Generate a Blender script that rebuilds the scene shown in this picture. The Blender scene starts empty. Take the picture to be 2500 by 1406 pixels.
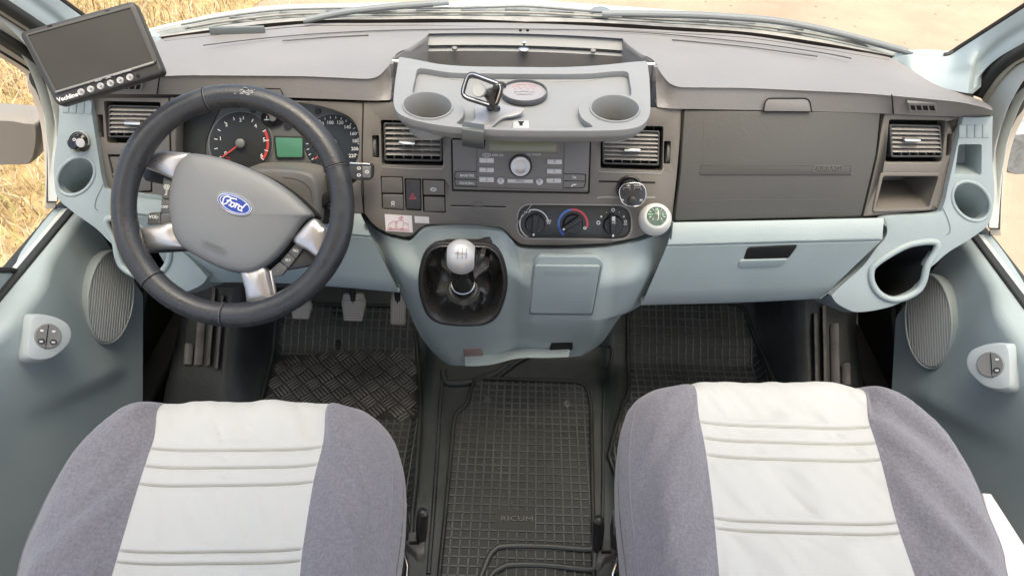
import bpy, bmesh, math, random
from mathutils import Vector, Matrix
from mathutils.geometry import delaunay_2d_cdt
random.seed(7)
S = bpy.context.scene
COL = S.collection
V = Vector
# ---------------------------------------------------------------- camera, world, sun, exposure
H0 = 1.33                      # eye height above the cab floor
PITCH, YAW, ROLL, FPX = math.radians(43.0), math.radians(0.7), math.radians(1.2), 1660.0
cam_d = bpy.data.cameras.new('camera'); cam = bpy.data.objects.new('camera', cam_d); COL.objects.link(cam)
S.camera = cam
fwd = V((-math.sin(YAW)*math.cos(PITCH), math.cos(YAW)*math.cos(PITCH), -math.sin(PITCH)))
rgt = V((math.cos(YAW), math.sin(YAW), 0)); upv = rgt.cross(fwd)
r2 = rgt*math.cos(ROLL) + upv*math.sin(ROLL); u2 = upv*math.cos(ROLL) - rgt*math.sin(ROLL)
CAM = V((0, 0, H0))
cam.matrix_world = Matrix(((r2.x, u2.x, -fwd.x, CAM.x), (r2.y, u2.y, -fwd.y, CAM.y), (r2.z, u2.z, -fwd.z, CAM.z), (0, 0, 0, 1)))
cam_d.sensor_width = 36; cam_d.lens = 36*FPX/2500; cam_d.clip_end = 500; cam_d.clip_start = 0.01
w = bpy.data.worlds.new('World'); S.world = w; w.use_nodes = True
nt = w.node_tree; bg = nt.nodes['Background']
sky = nt.nodes.new('ShaderNodeTexSky'); sky.sky_type = 'NISHITA'; sky.sun_disc = False
SUN_EL, SUN_AZ = math.radians(80), math.radians(150)   # azimuth of the sun, clockwise from +Y
sky.sun_elevation = SUN_EL; sky.sun_rotation = SUN_AZ; sky.dust_density = 4.0; sky.air_density = 0.6; sky.ozone_density = 0.6
nt.links.new(sky.outputs[0], bg.inputs[0]); bg.inputs[1].default_value = 0.15
sl = bpy.data.lights.new('sun', 'SUN'); sl.energy = 0.75; sl.angle = math.radians(85); sl.color = (1, .93, .83)
so = bpy.data.objects.new('sun', sl); COL.objects.link(so); so.location = (0, 0, 6)
sdir = V((math.sin(SUN_AZ)*math.cos(SUN_EL), math.cos(SUN_AZ)*math.cos(SUN_EL), math.sin(SUN_EL)))
so.rotation_euler = sdir.to_track_quat('Z', 'Y').to_euler()
S.view_settings.view_transform = 'Standard'; S.view_settings.look = 'None'; S.view_settings.gamma = 1
S.view_settings.use_curve_mapping = False
S.view_settings.exposure = 1.85
S.view_settings.use_white_balance = True; S.view_settings.white_balance_temperature = 7050; S.view_settings.white_balance_tint = 4
# ---------------------------------------------------------------- from a measured point of the photo to a point on a real surface
def ray(px, py):
    return fwd + r2*((px-1250)/FPX) + u2*((703-py)/FPX)
def hit(px, py, pl, off=0.0):
    p, n = pl; n = n.normalized(); d = ray(px, py)
    return CAM + d*(((p + n*off - CAM).dot(n))/d.dot(n))
def PZ(z): return (V((0, 0, z)), V((0, 0, 1)))
def PY(y): return (V((0, y, 0)), V((0, -1, 0)))
def PX(x): return (V((x, 0, 0)), V((-1 if x > 0 else 1, 0, 0)))
def pl2(y0, z0, y1, z1):       # plane along X through two (Y,Z) points, facing the seats
    d = V((0, y1-y0, z1-z0)); n = d.cross(V((1, 0, 0))).normalized()
    if n.y > 0: n = -n
    return (V((0, y0, z0)), n)
PF = pl2(1.115, .74, 1.02, .55)           # fascia
PL = pl2(.985, .53, 1.0, .35)             # knee panels
PC = (PF[0] - PF[1]*.035, PF[1])          # instrument face, set back
PW = (CAM + fwd*1.10, -fwd)               # steering wheel plane
PT = PZ(.80)                              # fold-down tray top
def shift(pl, o): return (pl[0]+pl[1].normalized()*o, pl[1])
# ---------------------------------------------------------------- curves in 2D
def sm(pts, n=6, closed=False):
    out = []; N = len(pts)
    rng = range(N) if closed else range(N-1)
    g = (lambda i: pts[i % N]) if closed else (lambda i: pts[max(0, min(N-1, i))])
    for i in rng:
        a, b, c, d = g(i-1), g(i), g(i+1), g(i+2)
        for k in range(n):
            t = k/n
            out.append(tuple(.5*((2*b[j]) + (-a[j]+c[j])*t + (2*a[j]-5*b[j]+4*c[j]-d[j])*t*t + (-a[j]+3*b[j]-3*c[j]+d[j])*t**3) for j in range(len(b))))
    if not closed: out.append(tuple(pts[-1]))
    return out
def rnd(pts, r, n=5):          # round the corners of a polygon
    out = []; N = len(pts)
    for i in range(N):
        a, b, c = V(pts[i-1]), V(pts[i]), V(pts[(i+1) % N])
        rr = r[i] if isinstance(r, (list, tuple)) else r
        u, v = a-b, c-b
        rr = min(rr, u.length*.49, v.length*.49)
        if rr <= 0: out.append(tuple(b)); continue
        p, q = b+u.normalized()*rr, b+v.normalized()*rr
        for k in range(n+1):
            t = k/n; out.append(tuple(p*(1-t)**2 + b*2*t*(1-t) + q*t*t))
    return out
def box2(x0, y0, x1, y1, r=0, n=4):
    p = [(x0, y0), (x1, y0), (x1, y1), (x0, y1)]
    return rnd(p, r, n) if r else p
def ell(cx, cy, rx, ry=None, a=0, n=40):
    ry = ry or rx; a = math.radians(a); o = []
    for k in range(n):
        t = 2*math.pi*k/n; x, y = rx*math.cos(t), ry*math.sin(t)
        o.append((cx+x*math.cos(a)-y*math.sin(a), cy+x*math.sin(a)+y*math.cos(a)))
    return o
def on(pts, pl, off=0): return [hit(p[0], p[1], pl, off) for p in pts]
def resample(pts, n):
    L = [0]
    for i in range(1, len(pts)): L.append(L[-1] + math.dist(pts[i], pts[i-1]))
    out = []; j = 0
    for k in range(n):
        t = L[-1]*k/(n-1)
        while j < len(L)-2 and L[j+1] < t: j += 1
        s = 0 if L[j+1] == L[j] else (t-L[j])/(L[j+1]-L[j])
        out.append(tuple(pts[j][m]*(1-s)+pts[j+1][m]*s for m in range(len(pts[0]))))
    return out
def coons(top, bot, left, right, nu, nv):   # boundary polylines -> grid[v][u]
    T, B = resample(top, nu), resample(bot, nu); Lf, R = resample(left, nv), resample(right, nv)
    G = []
    for j in range(nv):
        v = j/(nv-1); row = []
        for i in range(nu):
            u = i/(nu-1)
            row.append(tuple((1-v)*T[i][k]+v*B[i][k]+(1-u)*Lf[j][k]+u*R[j][k]
                -((1-u)*(1-v)*T[0][k]+u*(1-v)*T[-1][k]+(1-u)*v*B[0][k]+u*v*B[-1][k]) for k in range(len(T[0]))))
        G.append(row)
    return G
def sst(a, b, x):
    t = max(0, min(1, (x-a)/(b-a))); return t*t*(3-2*t)
def inside(x, y, poly):
    c = False; j = len(poly)-1
    for i in range(len(poly)):
        xi, yi = poly[i][:2]; xj, yj = poly[j][:2]
        if (yi > y) != (yj > y) and x < (xj-xi)*(y-yi)/(yj-yi)+xi: c = not c
        j = i
    return c
# ---------------------------------------------------------------- objects
SX = 1                          # -1 while the mirrored half is being built
ORG = {}
def link(o, parent):
    COL.objects.link(o)
    if parent is not None:
        o.parent = parent; o.location = -ORG.get(parent.name, V((0, 0, 0)))
    ORG[o.name] = V((0, 0, 0))
    return o
def thing(name, label, cat, loc=(0, 0, 0), group=None):
    o = bpy.data.objects.new(name, None); COL.objects.link(o); o.empty_display_size = .05
    loc = V(loc); loc.x *= SX
    o.location = loc; ORG[o.name] = loc
    o['label'] = label; o['category'] = cat
    if group: o['group'] = group
    return o
def tag(o, label=None, cat=None, group=None, kind=None):
    if label: o['label'] = label
    if cat: o['category'] = cat
    if group: o['group'] = group
    if kind: o['kind'] = kind
    return o
def mk(name, verts, faces, m, parent=None, smooth=None, bevel=0, seg=2, mats=None, fm=None, sub=0):
    me = bpy.data.meshes.new(name)
    vs = [(v[0]*SX, v[1], v[2]) for v in verts]
    if SX < 0: faces = [tuple(reversed(f)) for f in faces]
    me.from_pydata(vs, [], faces)
    me.materials.append(m)
    if mats:
        for x in mats: me.materials.append(x)
    if fm:
        for p, k in zip(me.polygons, fm): p.material_index = k
    me.validate()
    bm = bmesh.new(); bm.from_mesh(me)
    bmesh.ops.recalc_face_normals(bm, faces=bm.faces) if smooth != 'open' else None
    if smooth is not None:
        ang = math.radians(35 if smooth in (True, 'open') else smooth)
        for f in bm.faces: f.smooth = True
        for e in bm.edges:
            if len(e.link_faces) == 2 and e.calc_face_angle(0) > ang: e.smooth = False
    bm.to_mesh(me); bm.free()
    o = bpy.data.objects.new(name, me)
    if bevel:
        b = o.modifiers.new('bevel', 'BEVEL'); b.width = bevel; b.segments = seg; b.limit_method = 'ANGLE'; b.angle_limit = math.radians(40)
        b.harden_normals = False
        for p in me.polygons: p.use_smooth = True
        if smooth is None:
            pass
    if sub:
        s = o.modifiers.new('subdivision', 'SUBSURF'); s.levels = sub; s.render_levels = sub
    return link(o, parent)
def prism(name, front, back, m, parent=None, bevel=.0012, seg=2, holes=None, **k):
    """front: list of 3D points; back: vector to the back face; holes: list of lists of 3D points"""
    back = V(back); fr = [V(p) for p in front]; n = len(fr)
    if not holes:
        vs = fr + [p+back for p in fr]
        fs = [tuple(range(n)), tuple(reversed(range(n, 2*n)))] + [(i, (i+1) % n, n+(i+1) % n, n+i) for i in range(n)]
        return mk(name, vs, fs, m, parent, bevel=bevel, seg=seg, **k)
    # plane basis for the triangulation
    e1 = (fr[1]-fr[0]).normalized(); nn = V((0, 0, 0))
    for i in range(n): nn += fr[i].cross(fr[(i+1) % n])
    nn.normalize(); e1 = (e1 - nn*e1.dot(nn)).normalized(); e2 = nn.cross(e1); o0 = fr[0]
    loops = [fr] + [[V(p) for p in h] for h in holes]
    allp = [p for l in loops for p in l]; c2 = [V(((p-o0).dot(e1), (p-o0).dot(e2))) for p in allp]
    faces_in = []; k0 = 0
    edges = []
    for l in loops:
        q = len(l); edges += [(k0+i, k0+(i+1) % q) for i in range(q)]; k0 += q
    vo, eo, fo, ov, oe, of = delaunay_2d_cdt(c2, edges, [], 0, 1e-7)
    polys = [[tuple(c) for c in c2[:n]]]; k0 = n
    for h in loops[1:]:
        polys.append([tuple(c) for c in c2[k0:k0+len(h)]]); k0 += len(h)
    tris = []
    for f in fo:
        c = sum((vo[i] for i in f), V((0, 0)))/len(f)
        if inside(c.x, c.y, polys[0]) and not any(inside(c.x, c.y, h) for h in polys[1:]): tris.append(tuple(f))
    q = len(vo); vs = []
    for i, c in enumerate(vo):
        src = ov[i][0] if ov[i] else None
        vs.append(allp[src] if src is not None else o0+e1*c.x+e2*c.y)
    vs = vs + [p+back for p in vs]
    fs = list(tris) + [tuple(q+i for i in reversed(t)) for t in tris]
    cnt = {}
    for t in tris:
        for i in range(len(t)):
            a, b = t[i], t[(i+1) % len(t)]; cnt[(a, b)] = 1
    for (a, b) in cnt:
        if (b, a) not in cnt: fs.append((b, a, q+a, q+b))
    return mk(name, vs, fs, m, parent, bevel=bevel, seg=seg, **k)
def grid(name, G, m, parent=None, back=None, smooth=40, wrap=False, **k):
    nv, nu = len(G), len(G[0]); vs = [V(p) for r in G for p in r]; fs = []
    for j in range(nv-1):
        for i in range(nu if wrap else nu-1):
            i2 = (i+1) % nu; fs.append((j*nu+i, (j+1)*nu+i, (j+1)*nu+i2, j*nu+i2))
    if back is not None:
        q = nv*nu; b = V(back); vs += [p+b for p in vs]
        fs += [tuple(q+x for x in reversed(f)) for f in fs]
        ring = [i for i in range(nu)] + [j*nu+nu-1 for j in range(1, nv)] + [(nv-1)*nu+i for i in range(nu-2, -1, -1)] + [j*nu for j in range(nv-2, 0, -1)]
        for a in range(len(ring)):
            x, y = ring[a], ring[(a+1) % len(ring)]; fs.append((x, y, q+y, q+x))
    return mk(name, vs, fs, m, parent, smooth=smooth if back is not None else ('open' if smooth else None), **k)
def rings(name, outline, n, prof, m, parent=None, smooth=40, centre=None, cap=True, **k):
    """outline (3D, planar) scaled about its centre and lifted along n: prof = [(scale, height), ...]"""
    n = V(n).normalized(); c = centre or sum((V(p) for p in outline), V((0, 0, 0)))/len(outline)
    vs = []; fs = []; q = len(outline)
    for s, h in prof: vs += [c+(V(p)-c)*s+n*h for p in outline]
    for j in range(len(prof)-1):
        for i in range(q): fs.append((j*q+i, j*q+(i+1) % q, (j+1)*q+(i+1) % q, (j+1)*q+i))
    if cap:
        vs.append(c+n*prof[-1][1]); L = len(vs)-1; b = (len(prof)-1)*q
        for i in range(q): fs.append((b+i, b+(i+1) % q, L))
        vs.append(c+n*prof[0][1]); L = len(vs)-1
        for i in range(q): fs.append(((i+1) % q, i, L))
    return mk(name, vs, fs, m, parent, smooth=smooth, **k)
def circ(c, n, r, q=40):
    n = V(n).normalized(); a = n.orthogonal().normalized(); b = n.cross(a)
    return [V(c)+a*(r*math.cos(2*math.pi*i/q))+b*(r*math.sin(2*math.pi*i/q)) for i in range(q)]
def lathe(name, c, n, prof, m, parent=None, q=40, **k):   # prof [(r,h)]
    return rings(name, circ(c, n, 1, q), n, prof, m, parent, centre=V(c), **k)
def sweep(name, path, r, m, parent=None, closed=False, q=10, smooth=50, flat=1.0, upd=None, **k):
    """tube through 3D points; r a number or a list; flat squashes the section along its second axis"""
    P = [V(p) for p in path]; N = len(P); vs = []; fs = []
    prev = None
    for i in range(N):
        t = (P[(i+1) % N]-P[i-1]) if closed else (P[min(N-1, i+1)]-P[max(0, i-1)])
        t.normalize()
        if upd is not None: a = t.cross(V(upd)).normalized()
        elif prev is None: a = t.orthogonal().normalized()
        else: a = (prev - t*prev.dot(t)).normalized()
        prev = a; b = t.cross(a); rr = r[i] if isinstance(r, (list, tuple)) else r
        vs += [P[i]+a*(rr*math.cos(2*math.pi*j/q))+b*(rr*flat*math.sin(2*math.pi*j/q)) for j in range(q)]
    for i in range(N if closed else N-1):
        i2 = (i+1) % N
        for j in range(q): fs.append((i*q+j, i*q+(j+1) % q, i2*q+(j+1) % q, i2*q+j))
    if not closed:
        fs.append(tuple(reversed(range(q)))); fs.append(tuple((N-1)*q+j for j in range(q)))
    return mk(name, vs, fs, m, parent, smooth=smooth, **k)
def boxes(name, lst, m, parent=None, bevel=0, **k):
    """lst of (c, ax, ay, az) half-axis vectors, one mesh"""
    vs = []; fs = []
    for c, a, b, d in lst:
        k0 = len(vs)
        for i in (-1, 1):
            for j in (-1, 1):
                for l in (-1, 1): vs.append(V(c)+V(a)*i+V(b)*j+V(d)*l)
        for f in ((0, 1, 3, 2), (4, 6, 7, 5), (0, 4, 5, 1), (2, 3, 7, 6), (0, 2, 6, 4), (1, 5, 7, 3)): fs.append(tuple(k0+x for x in f))
    return mk(name, vs, fs, m, parent, bevel=bevel, **k)
def cut(o, cutters):
    """subtract solids from o and keep the result as plain mesh"""
    for c in cutters:
        md = o.modifiers.new('cut', 'BOOLEAN'); md.operation = 'DIFFERENCE'; md.solver = 'EXACT'; md.object = c
        o.modifiers.move(len(o.modifiers)-1, 0)
    bev = [md for md in o.modifiers if md.type == 'BEVEL']
    for b in bev: b.show_viewport = False
    bpy.context.view_layer.update()
    dg = bpy.context.evaluated_depsgraph_get(); me = bpy.data.meshes.new_from_object(o.evaluated_get(dg))
    for md in list(o.modifiers):
        if md.type == 'BOOLEAN': o.modifiers.remove(md)
    for b in bev: b.show_viewport = True
    o.data = me
    for c in cutters: bpy.data.objects.remove(c)
    bm = bmesh.new(); bm.from_mesh(me)
    for f in bm.faces: f.smooth = True
    for e in bm.edges: e.smooth = not (len(e.link_faces) == 2 and e.calc_face_angle(0) > math.radians(35))
    bm.to_mesh(me); bm.free()
    return o
def txt(s, px, py, pl, h, ang, m, parent, name='lettering', off=.0006, sx=1.0, depth=.0003, shear=0, bold=0):
    """flat lettering h photo pixels tall, centred at a point of a surface"""
    c = hit(px, py, pl, off); n = V(pl[1]).normalized()
    if n.dot(CAM-c) < 0: n = -n
    a = math.radians(ang); e = hit(px+10*math.cos(a), py+10*math.sin(a), pl, off)
    ex = (e-c).normalized(); ey = n.cross(ex)
    unit = (hit(px-h*math.sin(a)*.5, py+h*math.cos(a)*.5, pl, off)-hit(px+h*math.sin(a)*.5, py-h*math.cos(a)*.5, pl, off)).length
    cu = bpy.data.curves.new('t', 'FONT'); cu.body = s; cu.align_x = 'CENTER'; cu.align_y = 'CENTER'; cu.size = unit/.72
    cu.extrude = depth; cu.resolution_u = 2; cu.shear = shear; cu.offset = bold*unit
    to = bpy.data.objects.new('t', cu); COL.objects.link(to)
    bpy.context.view_layer.update()
    me = bpy.data.meshes.new_from_object(to.evaluated_get(bpy.context.evaluated_depsgraph_get()))
    bpy.data.objects.remove(to)
    vs = [c+ex*v.co.x*sx+ey*v.co.y+n*v.co.z for v in me.vertices]; fs = [tuple(p.vertices) for p in me.polygons]
    bpy.data.meshes.remove(me)
    return mk(name, vs, fs, m, parent)
def strokes(name, lines, pl, wpx, m, parent, off=.0008, th=.0004):
    """thin raised strokes following polylines measured on a surface"""
    vs = []; fs = []; n = V(pl[1]).normalized()
    for L in lines:
        P = on(L, pl, off); ww = wpx if not isinstance(wpx, dict) else wpx
        hw = (hit(L[0][0]+wpx/2, L[0][1], pl, off)-hit(L[0][0], L[0][1], pl, off)).length
        k0 = len(vs); N = len(P); cl = (P[0]-P[-1]).length < 1e-6
        for i in range(N):
            t = (P[(i+1) % (N-1)] - P[(i-1) % (N-1)]) if cl else (P[min(N-1, i+1)]-P[max(0, i-1)])
            s = n.cross(t).normalized()*hw
            vs += [P[i]+s, P[i]-s, P[i]-s-n*th, P[i]+s-n*th]
        for i in range(N-1):
            a, b = k0+4*i, k0+4*i+4
            for j in range(4): fs.append((a+j, a+(j+1) % 4, b+(j+1) % 4, b+j))
        fs.append((k0, k0+1, k0+2, k0+3)); e = k0+4*(N-1); fs.append((e+3, e+2, e+1, e))
    return mk(name, vs, fs, m, parent)
# ---------------------------------------------------------------- materials
MATS = {}
def mat(name, col, rough=.5, metal=0, spec=.5, bump=0, bscale=200, detail=2, mott=0, mscale=8, coat=0, sheen=0, dist=.001, tint2=None, alpha=None, rvar=0):
    if name in MATS: return MATS[name]
    m = bpy.data.materials.new(name); m.use_nodes = True; t = m.node_tree; b = t.nodes['Principled BSDF']
    b.inputs['Base Color'].default_value = (*col, 1); b.inputs['Roughness'].default_value = rough; b.inputs['Metallic'].default_value = metal
    b.inputs['Specular IOR Level'].default_value = spec
    b.inputs['Coat Weight'].default_value = coat; b.inputs['Coat Roughness'].default_value = .1
    if sheen: b.inputs['Sheen Weight'].default_value = sheen; b.inputs['Sheen Roughness'].default_value = .5
    tc = t.nodes.new('ShaderNodeTexCoord')
    if mott or rvar:
        n = t.nodes.new('ShaderNodeTexNoise'); n.inputs['Scale'].default_value = mscale; n.inputs['Detail'].default_value = 5; n.inputs['Roughness'].default_value = .6
        t.links.new(tc.outputs['Object'], n.inputs['Vector'])
    if mott:
        r = t.nodes.new('ShaderNodeValToRGB'); r.color_ramp.elements[0].position = .3; r.color_ramp.elements[1].position = .7
        c2 = tint2 or tuple(min(1, c*(1+mott)) for c in col); c1 = tuple(c*(1-mott) for c in col)
        r.color_ramp.elements[0].color = (*c1, 1); r.color_ramp.elements[1].color = (*c2, 1)
        t.links.new(n.outputs[0], r.inputs[0]); t.links.new(r.outputs[0], b.inputs['Base Color'])
    if rvar:
        mr = t.nodes.new('ShaderNodeMapRange'); mr.inputs[1].default_value = .3; mr.inputs[2].default_value = .7
        mr.inputs[3].default_value = rough-rvar; mr.inputs[4].default_value = rough+rvar
        t.links.new(n.outputs[0], mr.inputs[0]); t.links.new(mr.outputs[0], b.inputs['Roughness'])
    if bump:
        n2 = t.nodes.new('ShaderNodeTexNoise'); n2.inputs['Scale'].default_value = bscale; n2.inputs['Detail'].default_value = detail
        t.links.new(tc.outputs['Object'], n2.inputs['Vector'])
        bp = t.nodes.new('ShaderNodeBump'); bp.inputs['Strength'].default_value = bump; bp.inputs['Distance'].default_value = dist
        t.links.new(n2.outputs[0], bp.inputs['Height']); t.links.new(bp.outputs[0], b.inputs['Normal'])
    MATS[name] = m
    return m
def emit(m, col, s):
    b = m.node_tree.nodes['Principled BSDF']; b.inputs['Emission Color'].default_value = (*col, 1); b.inputs['Emission Strength'].default_value = s
    return m
M_pad = mat('dash_top_plastic', (.215, .206, .200), .45, bump=1.0, bscale=300, mott=.07, mscale=5, dist=.0006, rvar=.08)
M_fas = mat('fascia_plastic', (.150, .136, .118), .5, bump=.45, bscale=380, mott=.05, mscale=6, dist=.0004, rvar=.06)
M_sage = mat('blue_grey_plastic', (.305, .362, .366), .5, bump=.6, bscale=300, mott=.08, mscale=4, dist=.0005, rvar=.07)
M_tray = mat('tray_plastic', (.225, .233, .235), .5, bump=.2, bscale=600, mott=.05, mscale=7, dist=.0004)
M_blk = mat('black_plastic', (.018, .018, .019), .45, bump=.15, bscale=500, dist=.0004)
M_dark = mat('dark_grey_plastic', (.045, .045, .047), .5, bump=.15, bscale=500, dist=.0004)
M_mid = mat('mid_grey_plastic', (.17, .17, .165), .5)
M_gap = mat('shut_line_black', (.006, .006, .006), .9)
M_gloss = mat('gloss_black', (.012, .012, .013), .12)
M_silver = mat('silver_paint', (.45, .44, .44), .32, metal=.75, rvar=.05, mott=.03, mscale=30)
M_chrome = mat('chrome', (.8, .8, .8), .12, metal=1)
M_white = mat('white_print', (.75, .75, .73), .6)
M_btn = mat('pale_silver_button', (.56, .54, .52), .4, metal=.2)
M_red = mat('red_print', (.55, .05, .05), .5)
M_blue = mat('blue_print', (.08, .17, .5), .5)
M_logo = mat('emblem_blue', (.012, .045, .26), .4)
M_leather = mat('wheel_leather', (.030, .032, .036), .33, spec=.45, bump=.6, bscale=330, mott=.15, mscale=22, dist=.0007, rvar=.12)
M_boot = mat('gaiter_leather', (.045, .043, .040), .26, bump=.5, bscale=260, dist=.0006, rvar=.1)
M_rub = mat('mat_rubber', (.013, .0165, .016), .55, spec=.4, bump=.5, bscale=160, mott=.35, mscale=7, dist=.0008, rvar=.12, tint2=(.034, .036, .032))
M_floor = mat('floor_vinyl', (.020, .027, .027), .5, bump=.6, bscale=200, mott=.4, mscale=6, dist=.0009, rvar=.12, tint2=(.042, .048, .046))
M_velour = mat('lavender_velour', (.200, .189, .206), .9, bump=.75, bscale=300, detail=4, mott=.20, mscale=240, sheen=.35, dist=.0022)
M_ivory = mat('ivory_suede', (.56, .555, .515), .85, bump=.35, bscale=300, detail=3, mott=.015, mscale=10, sheen=.15, dist=.0009)
M_seal = mat('door_seal_rubber', (.02, .022, .02), .6)
M_body = mat('white_car_paint', (.78, .78, .76), .25, coat=.8, mott=.03, mscale=4)
M_cream = mat('cream_trim', (.50, .44, .36), .6, mott=.05, mscale=10)
M_pedal = mat('pedal_rubber', (.30, .285, .26), .5, bump=.3, bscale=300, mott=.2, mscale=40, dist=.0006)
# ================================================================ setting: outside ground, floor of the cab
def zf(x, y):                   # height of the moulded cab floor
    ax = abs(x)
    z = .035*sst(.245, .205, ax) - .01*sst(.02, .0, ax)*0
    if y > 1.13: z += (y-1.13)*.62*sst(1.13, 1.2, y)
    z += .62*max(0, y-.86)*sst(.60, .68, ax)*sst(.86, 1.0, y)*sst(.86, .80, ax)
    z += .06*sst(.17, .24, ax)*sst(.29, .25, ax)*0
    if ax > .83: z -= .12*sst(.83, .87, ax)
    return z
def hitF(px, py, off=0):
    z = 0.02
    for _ in range(14):
        p = hit(px, py, PZ(z)); z = .5*z + .5*(zf(p.x, p.y)+off)
    return hit(px, py, PZ(z))
G = [[V((x, y, zf(x, y))) for x in [(-.93+1.86*i/124) for i in range(125)]] for y in [(.0+1.42*j/71) for j in range(72)]]
fl = grid('floor', G, M_floor, back=(0, 0, -.05), smooth=60)
tag(fl, kind='structure')
def ground_mat():
    m = mat('sandy_ground', (.50, .40, .28), .95, bump=.5, bscale=60, dist=.01)
    t = m.node_tree; b = t.nodes['Principled BSDF']; L = t.links
    tc = t.nodes.new('ShaderNodeTexCoord')
    n = t.nodes.new('ShaderNodeTexNoise'); n.inputs['Scale'].default_value = 1.3; n.inputs['Detail'].default_value = 8; n.inputs['Roughness'].default_value = .65
    L.new(tc.outputs['Object'], n.inputs['Vector'])
    r = t.nodes.new('ShaderNodeValToRGB'); r.color_ramp.elements[0].position = .35; r.color_ramp.elements[1].position = .68
    r.color_ramp.elements[0].color = (.29, .222, .155, 1); r.color_ramp.elements[1].color = (.375, .292, .208, 1)
    L.new(n.outputs[0], r.inputs[0])
    v = t.nodes.new('ShaderNodeTexVoronoi'); v.feature = 'DISTANCE_TO_EDGE'; v.inputs['Scale'].default_value = .8
    n3 = t.nodes.new('ShaderNodeTexNoise'); n3.inputs['Scale'].default_value = 3; n3.inputs['Detail'].default_value = 4
    L.new(tc.outputs['Object'], n3.inputs['Vector']); L.new(n3.outputs['Color'], v.inputs['Vector'])
    mx = t.nodes.new('ShaderNodeMapRange'); mx.inputs[1].default_value = 0; mx.inputs[2].default_value = .012; mx.inputs[3].default_value = .82; mx.inputs[4].default_value = 1
    L.new(v.outputs['Distance'], mx.inputs[0])
    mm = t.nodes.new('ShaderNodeMix'); mm.data_type = 'RGBA'; mm.blend_type = 'MULTIPLY'; mm.inputs[0].default_value = 1
    L.new(r.outputs[0], mm.inputs[6]); L.new(mx.outputs[0], mm.inputs[7]); L.new(mm.outputs[2], b.inputs['Base Color'])
    return m
GZ = -.78
g = mk('ground', [(-60, -40, GZ), (60, -40, GZ), (60, 80, GZ), (-60, 80, GZ)], [(0, 1, 2, 3)], ground_mat(), smooth='open')
tag(g, kind='structure')
# dry straw beside the van: thousands of leaning blades
def straw():
    vs = []; fs = []; fm = []
    rr = random.Random(3)
    for i in range(52000):
        x = -rr.uniform(1.7, 5.6); y = rr.uniform(1.3, 9.5)
        edge = -1.75 - .55*math.sin(y*1.3) * .6 + .35*math.sin(y*3.1+1)
        if x > edge and rr.random() < .93: continue
        if rr.random() < .25 + .3*math.sin(x*2.1+1.3*math.sin(y*1.7)): continue
        a = rr.uniform(0, 6.283); L = rr.uniform(.06, .26); lean = rr.uniform(.45, 1.5); wd = rr.uniform(.0015, .0045)
        c, s = math.cos(a), math.sin(a); b = a + rr.uniform(-.7, .7)
        p0 = V((x, y, GZ)); p1 = p0+V((c*L*.5*math.sin(lean*.6), s*L*.5*math.sin(lean*.6), L*.5*math.cos(lean*.6)))
        p2 = p1+V((math.cos(b)*L*.5*math.sin(lean), math.sin(b)*L*.5*math.sin(lean), L*.5*math.cos(lean)))
        w = V((-s, c, 0))*wd; k = len(vs)
        vs += [p0-w, p0+w, p1+w, p1-w, p2]; fs += [(k, k+1, k+2, k+3), (k+3, k+2, k+4)]
        q = rr.random(); mi = 0 if q < .36 else (1 if q < .85 else (2 if (math.sin(x*1.9)*math.sin(y*1.3) > -.25 or q > .93) else 0)); fm += [mi, mi]
    o = mk('dry_grass', vs, fs, mat('straw_blade', (.40, .29, .14), .7), None, smooth='open',
           mats=[mat('straw_pale', (.52, .42, .27), .7), mat('straw_green', (.28, .29, .08), .7)], fm=fm)
    return tag(o, 'dry yellow straw grass growing on the sandy ground beside the van', 'grass', kind='stuff')
straw()
def pebbles():
    vs, fs = [], []; rr = random.Random(8)
    for k in range(1300):
        x = rr.uniform(-2.2, 5.5); y = rr.uniform(1.8, 9); s_ = rr.choice((.004, .005, .006, .009, .014)); a = rr.uniform(0, 6.28); k0 = len(vs)
        for i in range(5): vs.append(V((x+s_*math.cos(a+i*1.257)*rr.uniform(.7, 1.3), y+s_*math.sin(a+i*1.257)*rr.uniform(.7, 1.3), GZ)))
        vs.append(V((x, y, GZ+s_*.6))); fs += [(k0+i, k0+(i+1) % 5, k0+5) for i in range(5)]
    o = mk('pebbles', vs, fs, mat('pebble_brown', (.24, .185, .13), .9), smooth='open')
    return tag(o, 'small brown pebbles scattered over the sandy ground ahead', 'pebbles', kind='stuff')
pebbles()
thatch = mat('thatch_soil', (.40, .28, .13), .95, bump=1, bscale=40, mott=.35, mscale=9, dist=.02)
G = []
for j in range(60):
    y = 1.0+9*j/59; e = -1.8 - .33*math.sin(y*1.3) + .2*math.sin(y*3.1+1)
    G.append([V((e-4.6*i/39, y, GZ+.004+.03*sst(0, .12, i/39)*(1+math.sin(i*1.1)*math.cos(j*.9)*.4))) for i in range(40)])
tag(grid('thatch', G, thatch, smooth='open'), 'matted straw litter under the dry grass', 'ground cover', kind='stuff')
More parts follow.
